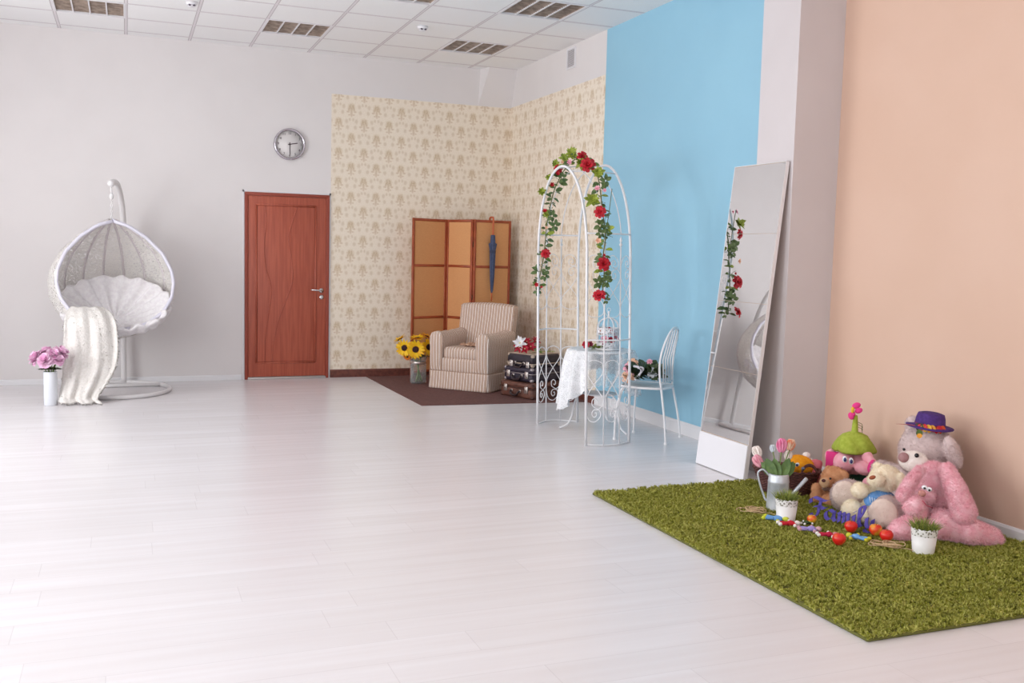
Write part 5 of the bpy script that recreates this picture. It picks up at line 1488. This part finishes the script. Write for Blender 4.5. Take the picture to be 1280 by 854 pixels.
# ================================================================== WATERING CAN WITH TULIPS
WC = flo(970, 638, RZ); WC += AW_ * .055; WC.z = RZ - .008
m_zinc = M('zinc', (214, 218, 224), .4, metal=.45); m_zinc.vary((184, 190, 198), 14, bump=.05); m_zinc = m_zinc.mat
wc = thing('watering_can', 'galvanised metal watering can holding tulips on the green rug', 'watering can', WC)
b = MB(); b.lathe([(0, 0), (.063, 0), (.065, .004), (.064, .01), (.059, .16), (.061, .166), (.059, .172), (.056, .205), (.053, .212), (.05, .205), (.05, .02), (0, .02)], 40, WC); obj('body', b, m_zinc, wc)
b = MB(); b.tube(smooth_path([WC - UU * .055 + ZZ * .195, WC - UU * .09 + ZZ * .225, WC - UU * .118 + ZZ * .20, WC - UU * .105 + ZZ * .14, WC - UU * .075 + ZZ * .06, WC - UU * .062 + ZZ * .045], 6), .006, 8); obj('handle', b, m_zinc, wc)
b = MB(); b.tube([WC + UU * .055 + ZZ * .05, WC + UU * .095 + ZZ * .12, WC + UU * .155 + ZZ * .20], [.015, .011, .011], 12); obj('spout', b, m_zinc, wc)
for i, (px, py, rho, R, mm, lab) in enumerate(((948.5, 578, 5.86, .034, m_pinkr, 'pink tulip at the far left of the watering can'), (947, 567, 6.0, .034, m_muz, 'cream tulip behind and above the leftmost pink tulip'), (977, 559, 5.90, .037, mat('tulip_pink', (240, 130, 178), .55, (248, 170, 200), 40), 'pink tulip standing highest above the can'),
                                              (988, 558, 6.02, .032, mat('tulip_cream', (248, 226, 200), .6, (244, 150, 110), 22), 'cream and orange tulip just right of the highest pink one'), (985, 571, 6.0, .028, m_muz, 'cream tulip lowest at the right, beside the yellow plush'), (966, 562, 6.02, .022, mat('tulip_white', (226, 232, 238), .6), 'small white tulip half hidden between the two pink ones'))):
    c = at(px, py, rho); ft = thing('tulip', lab, 'flower', WC + Vector((0, 0, .03)), 'tulips in the watering can'); b = MB()
    up = ((c - (WC + ZZ * .2)).normalized() + ZZ * .6); F = frame(up)
    for ly_, nn in ((0, 3), (1, 3), (2, 3)):
        for j in range(nn):
            a = 2 * PI * (j + .33 * ly_) / nn + i; o = Vector((math.cos(a), math.sin(a), 0)); petal(b, c - F @ Vector((0, 0, R * .9)) + F @ (o * R * .18), F @ (o * (.42 - .1 * ly_) + Vector((0, 0, 1))), F @ (-o), R * 2.1, R * 1.75, .16, 0, False, .55, 6)
    b.ell(c - F @ Vector((0, 0, R * .35)), (R * .5, R * .5, R * .6)); obj('petals', b, mm, ft)
    b = MB(); b.tube(smooth_path([WC + Vector((0, 0, .03)), WC + (c - WC) * .25 + ZZ * .12, c - F @ Vector((0, 0, R * .8))], 5), .0035, 6); obj('stem', b, m_stem, ft)
    b = MB()
    for j in range(3):
        a = i * 1.9 + j * 3; o = UU * math.cos(a) + AW_ * math.sin(a) * .5; petal(b, WC + ZZ * .19 + o * .02, o * .55 + (c - WC).normalized() * .8, -AW_, .12, .055, -.12, 0, True, .3, 6)
    obj('leaf', b, mat('tulip_leaf', (74, 102, 46), .55, (96, 124, 58), 30), ft)

# ================================================================== GRASS POTS
m_pot = M('pot_white', (244, 242, 240), .4)
x, y, z = m_pot.xyz()
m_pot = m_pot.mat
m_potd = M('pot_cutwork', (244, 242, 240), .45); vv = m_potd.voronoi(80, 'F1').lt(.40); m_potd.color(m_potd.mix(vv * .9, (244, 242, 240), (140, 136, 122))); m_potd.bump(vv * -1, .6, .003)
for px, py, R, Hh, lab, sd in ((981, 652, .061, .128, 'white metal pot with cutwork rim and grass, in front of the watering can', 1), (1154, 692, .0635, .128, 'white metal pot with cutwork rim and grass, in front of the pink rabbit', 2)):
    c = flo(px, py, RZ) + AW_ * .045; c.z = RZ - .008
    t = thing('grass_pot', lab, 'plant pot', c, 'white pots of artificial grass')
    b = MB(); b.lathe([(0, 0), (R * .80, 0), (R * .81, .003), (R * .96, Hh * .72), (R * .93, Hh * .72), (R * .78, .01), (0, .01)], 40, c); obj('pot', b, m_pot, t)
    b = MB(); b.lathe([(R * .96, Hh * .715), (R * 1.0, Hh * .95), (R * 1.01, Hh), (R * .985, Hh), (R * .94, Hh * .72)], 80, c)
    b.v = [(x_, y_, z_ + (.0035 * math.cos(math.atan2(y_ - c.y, x_ - c.x) * 16) if z_ - c.z > Hh * .9 else 0)) for x_, y_, z_ in b.v]; obj('cutwork_rim', b, m_potd.mat, t)
    b = MB(); b.lathe([(0, Hh * .86), (R * .92, Hh * .85)], 30, c); obj('soil', b, mat('soil_dark', (62, 54, 40), .95), t)
    b = MB(); g = random.Random(sd)
    for j in range(380):
        a, r = g.uniform(0, 2 * PI), R * .86 * math.sqrt(g.random()); o = Vector((math.cos(a), math.sin(a), 0)); p0 = c + o * r + ZZ * Hh * .86; L = g.uniform(.04, .085) * (1 - .25 * r / R); d = o * g.uniform(0, .75) * (r / R + .25) + Vector((g.uniform(-.2, .2), g.uniform(-.2, .2), 1)); d.normalize()
        s_ = d.cross(Vector((g.uniform(-1, 1), g.uniform(-1, 1), .1))).normalized() * .0016; m_ = p0 + d * L * .6; e_2 = p0 + d * L + o * .008 - ZZ * .003
        b.add([p0 - s_, p0 + s_, m_ + s_ * .8, m_ - s_ * .8, e_2], [(0, 1, 2, 3), (3, 2, 4)])
    obj('grass_blades', b, mat('grass_blade', (172, 176, 84), .6, (104, 126, 56), 60), t)

# ================================================================== THE WORD SIGN
A_ = flo(1016, 651, RZ); B_ = flo(1092, 668, RZ); sx_ = (B_ - A_); SL = sx_.length; sx_.normalize(); sn = Vector((-sx_.y, sx_.x, 0))
LET = {'F': [[(-.12, .66), (-.14, .84), (.0, .98), (.2, .93), (.42, .88), (.62, 1.02)], [(.28, .92), (.22, .6), (.18, .28), (.10, .04), (-.06, .0), (-.12, .12)], [(.0, .50), (.2, .56), (.40, .48), (.46, .56)]],
       'a': [[(.30, .42), (.16, .50), (.02, .34), (.02, .12), (.12, .0), (.26, .12), (.33, .36), (.34, .46), (.31, .15), (.38, .0), (.48, .10)]],
       'm': [[(.0, .42), (.06, .48), (.05, .0)], [(.05, .28), (.16, .47), (.23, .42), (.21, .0)], [(.21, .28), (.32, .47), (.39, .42), (.37, .08), (.43, .0), (.52, .10)]],
       'i': [[(.0, .36), (.08, .47), (.06, .1), (.12, .0), (.20, .10)], [(.10, .64), (.12, .68)]],
       'l': [[(.0, .22), (.14, .55), (.24, .92), (.16, 1.02), (.07, .85), (.05, .2), (.11, .0), (.22, .10)]],
       'y': [[(.0, .40), (.07, .47), (.06, .15), (.14, .03), (.25, .18), (.29, .46)], [(.29, .46), (.27, .05), (.20, -.22), (.04, -.20), (.02, -.06), (.14, .02), (.38, .16)]]}
SC = .116; pen = Vector((math.cos(math.radians(35)), math.sin(math.radians(35)))); T2 = .004
sg = thing('word_sign', 'purple wooden cursive word sign reading Family, propped before the bears', 'sign', (A_ + B_) / 2)
xo, lett = .02, []
for ch_, wd2 in zip('Family', (.46, .47, .52, .22, .26, .34)):
    lett.append((ch_, xo)); xo += wd2
sc_x = SL / xo
for ch_, x0_ in lett:
    b = MB()
    for st_ in LET[ch_]:
        pts = smooth_path([(u, v, 0) for u, v in st_], 6); top, n2 = [], len(pts)
        wv_ = pen * (.066 if ch_ != 'F' else .07)
        vs = []
        for p_ in pts:
            for s_, t_ in ((-1, -1), (1, -1), (1, 1), (-1, 1)):
                u, v = p_.x + wv_.x * s_ * 1.1, p_.y + wv_.y * s_ + (.02 if s_ > 0 else -.02)
                v = v * (.95) + .225
                vs.append(A_ + sx_ * (x0_ + u) * sc_x + ZZ * (max(v, .0) * SC) + sn * T2 * t_)
        fs = [(i * 4 + q, i * 4 + (q + 1) % 4, i * 4 + 4 + (q + 1) % 4, i * 4 + 4 + q) for i in range(n2 - 1) for q in range(4)] + [(3, 2, 1, 0), tuple((n2 - 1) * 4 + q for q in range(4))]
        b.add(vs, fs, 0, False)
    obj('letter', b, mat('sign_purple', (88, 76, 170), .6), sg)

# ================================================================== APPLES
m_apple = M('apple_red', (226, 44, 34), .28); nf = m_apple.noise(14, 2).ss(.48, .68); m_apple.color(m_apple.mix(nf * .6, (226, 40, 32), (240, 150, 60))); m_apple = m_apple.mat
m_ay = M('apple_blush', (226, 50, 34), .28); nf = m_ay.noise(11, 2).ss(.4, .55); m_ay.color(m_ay.mix(nf, (228, 52, 34), (246, 190, 60))); m_ay = m_ay.mat
for i, (px, py, mm, lab) in enumerate(((1063, 659.5, m_apple, 'red toy apple just in front of the word sign, in its middle'), (1094, 663.5, m_ay, 'red and yellow toy apple at the right end of the word sign'), (1107.5, 671, m_apple, 'red toy apple beside the pink rabbit foot, next to the twine'), (1048, 675.5, m_apple, 'red toy apple nearest the front edge, between the fabric dolls'), (1014, 648, m_ay, 'orange yellow toy apple at the left end of the word sign'))):
    R = .0345 if i < 4 else .026
    c = flo(px, py + 7.5, RZ) + AW_ * .02; c.z = RZ + R * .88
    t = thing('toy_apple', lab, 'apple', c - ZZ * R * .9, 'toy apples on the green rug')
    b = MB(); b.lathe([(0.001, -.80), (.25, -.86), (.55, -.72), (.88, -.3), (1, .08), (.93, .48), (.68, .78), (.36, .88), (.14, .82), (.001, .70)], 24, c, 0, Matrix.Scale(R, 4)); obj('fruit', b, mm, t)
    b = MB(); b.tube([c + ZZ * R * .7, c + ZZ * R * 1.1 + UU * R * .15], .0014, 5); obj('stem', b, m_twig, t)

# ================================================================== FABRIC DOLLS IN A STRING
def doll(lab, px, py, ang, cols, s_=1.):
    body, limbc, headc = [mat('doll_%d_%d_%d' % q, q, .85) for q in cols]
    c = flo(px, py, RZ); c.z = RZ + .012; a = math.radians(ang); X = UU * math.cos(a) + AW_ * math.sin(a); Y = Vector((-X.y, X.x, 0)); k = .0150 * s_
    t = thing('fabric_doll', lab, 'doll', c - ZZ * .012, 'string of little fabric dolls')
    def el(nm, u, v, ru, rv, mm, hz_=.8):
        b = MB(); b.ell(c + X * u * k + Y * v * k, (ru * k, rv * k, min(ru, rv) * k * .9), 0, 12, 8, Matrix((X, Y, ZZ)).transposed().to_4x4()); return obj(nm, b, mm, t)
    el('torso', 0, 0, 1.7, 1.1, body); el('head', 2.5, .1, 1.15, 1.1, headc)
    for v in (-1, 1):
        b = MB(); b.tube(smooth_path([c + X * .9 * k + Y * v * .9 * k, c + X * 1.2 * k + Y * v * 2.0 * k, c + X * .6 * k + Y * v * 2.9 * k], 4), .45 * k, 7); ao = obj('arm', b, body, t)
        b = MB(); b.ell(c + X * .6 * k + Y * v * 3.1 * k, .62 * k, 0, 10, 8); obj('hand', b, limbc, ao)
        b = MB(); b.tube(smooth_path([c - X * 1.3 * k + Y * v * .5 * k, c - X * 2.5 * k + Y * v * .9 * k, c - X * 3.6 * k + Y * v * 1.1 * k], 4), .52 * k, 7); lo = obj('leg', b, body, t)
        b = MB(); b.ell(c - X * 4.1 * k + Y * v * 1.2 * k, (.85 * k, .7 * k, .7 * k), 0, 10, 8); obj('foot', b, limbc, lo)


doll('fabric doll with yellow legs and light blue body, leftmost by the pot', 972, 651, -4, ((110, 160, 214), (200, 206, 60), (206, 210, 70)), 1.15)
doll('fabric doll in red with white hands and feet, second from the left', 988, 657, 25, ((204, 30, 50), (240, 232, 228), (238, 230, 224)), 1.0)
doll('fabric doll in lilac with mauve feet, below the orange yellow apple', 1014, 664, 15, ((166, 150, 214), (206, 160, 168), (206, 164, 172)), 1.0)
doll('fabric doll in crimson with white feet, left of the front red apple', 1036, 671, 20, ((196, 30, 70), (240, 236, 232), (224, 150, 160)), .9)
doll('fabric doll in sky blue with yellow head and feet, right of the front red apple', 1070, 674, 160, ((120, 172, 226), (214, 206, 60), (206, 208, 64)), 1.0)
doll('small fabric doll in dark green with white and yellow ends, above the lilac doll', 1009, 656, 60, ((62, 84, 48), (240, 236, 230), (220, 190, 60)), .62)

# ================================================================== TWINE
m_tw = mat('jute', (224, 192, 152), .9, (200, 166, 126), 80)
for px, py, lab, sd in ((942, 640, 'loose bundle of jute twine at the left of the watering can', 1), (1110, 684, 'loose bundle of jute twine in front of the last red apple', 2)):
    c = flo(px, py, RZ); g = random.Random(sd); b = MB()
    for q in range(4):
        pts = []; ph_ = g.uniform(0, 6); ra, rb2 = g.uniform(.03, .06), g.uniform(.03, .05); dx = UU * g.uniform(-.03, .03)
        for k_ in range(26):
            a = ph_ + k_ * .36; pts.append(c + dx + UU * math.cos(a) * ra * (1 + .02 * k_) + AW_ * math.sin(a) * rb2 * (1 - .01 * k_) + ZZ * (.006 + .006 * q + .004 * math.sin(3 * a)))
        b.tube(pts, .0022, 5)
    b.tube(smooth_path([c + UU * .04, c + UU * .09 + ZZ * .004, c + UU * .13 - AW_ * .02 + ZZ * .002], 5), .0022, 5)
    tag(obj('twine_bundle', b, m_tw, loc=c), lab, 'twine', 'bundles of jute twine')
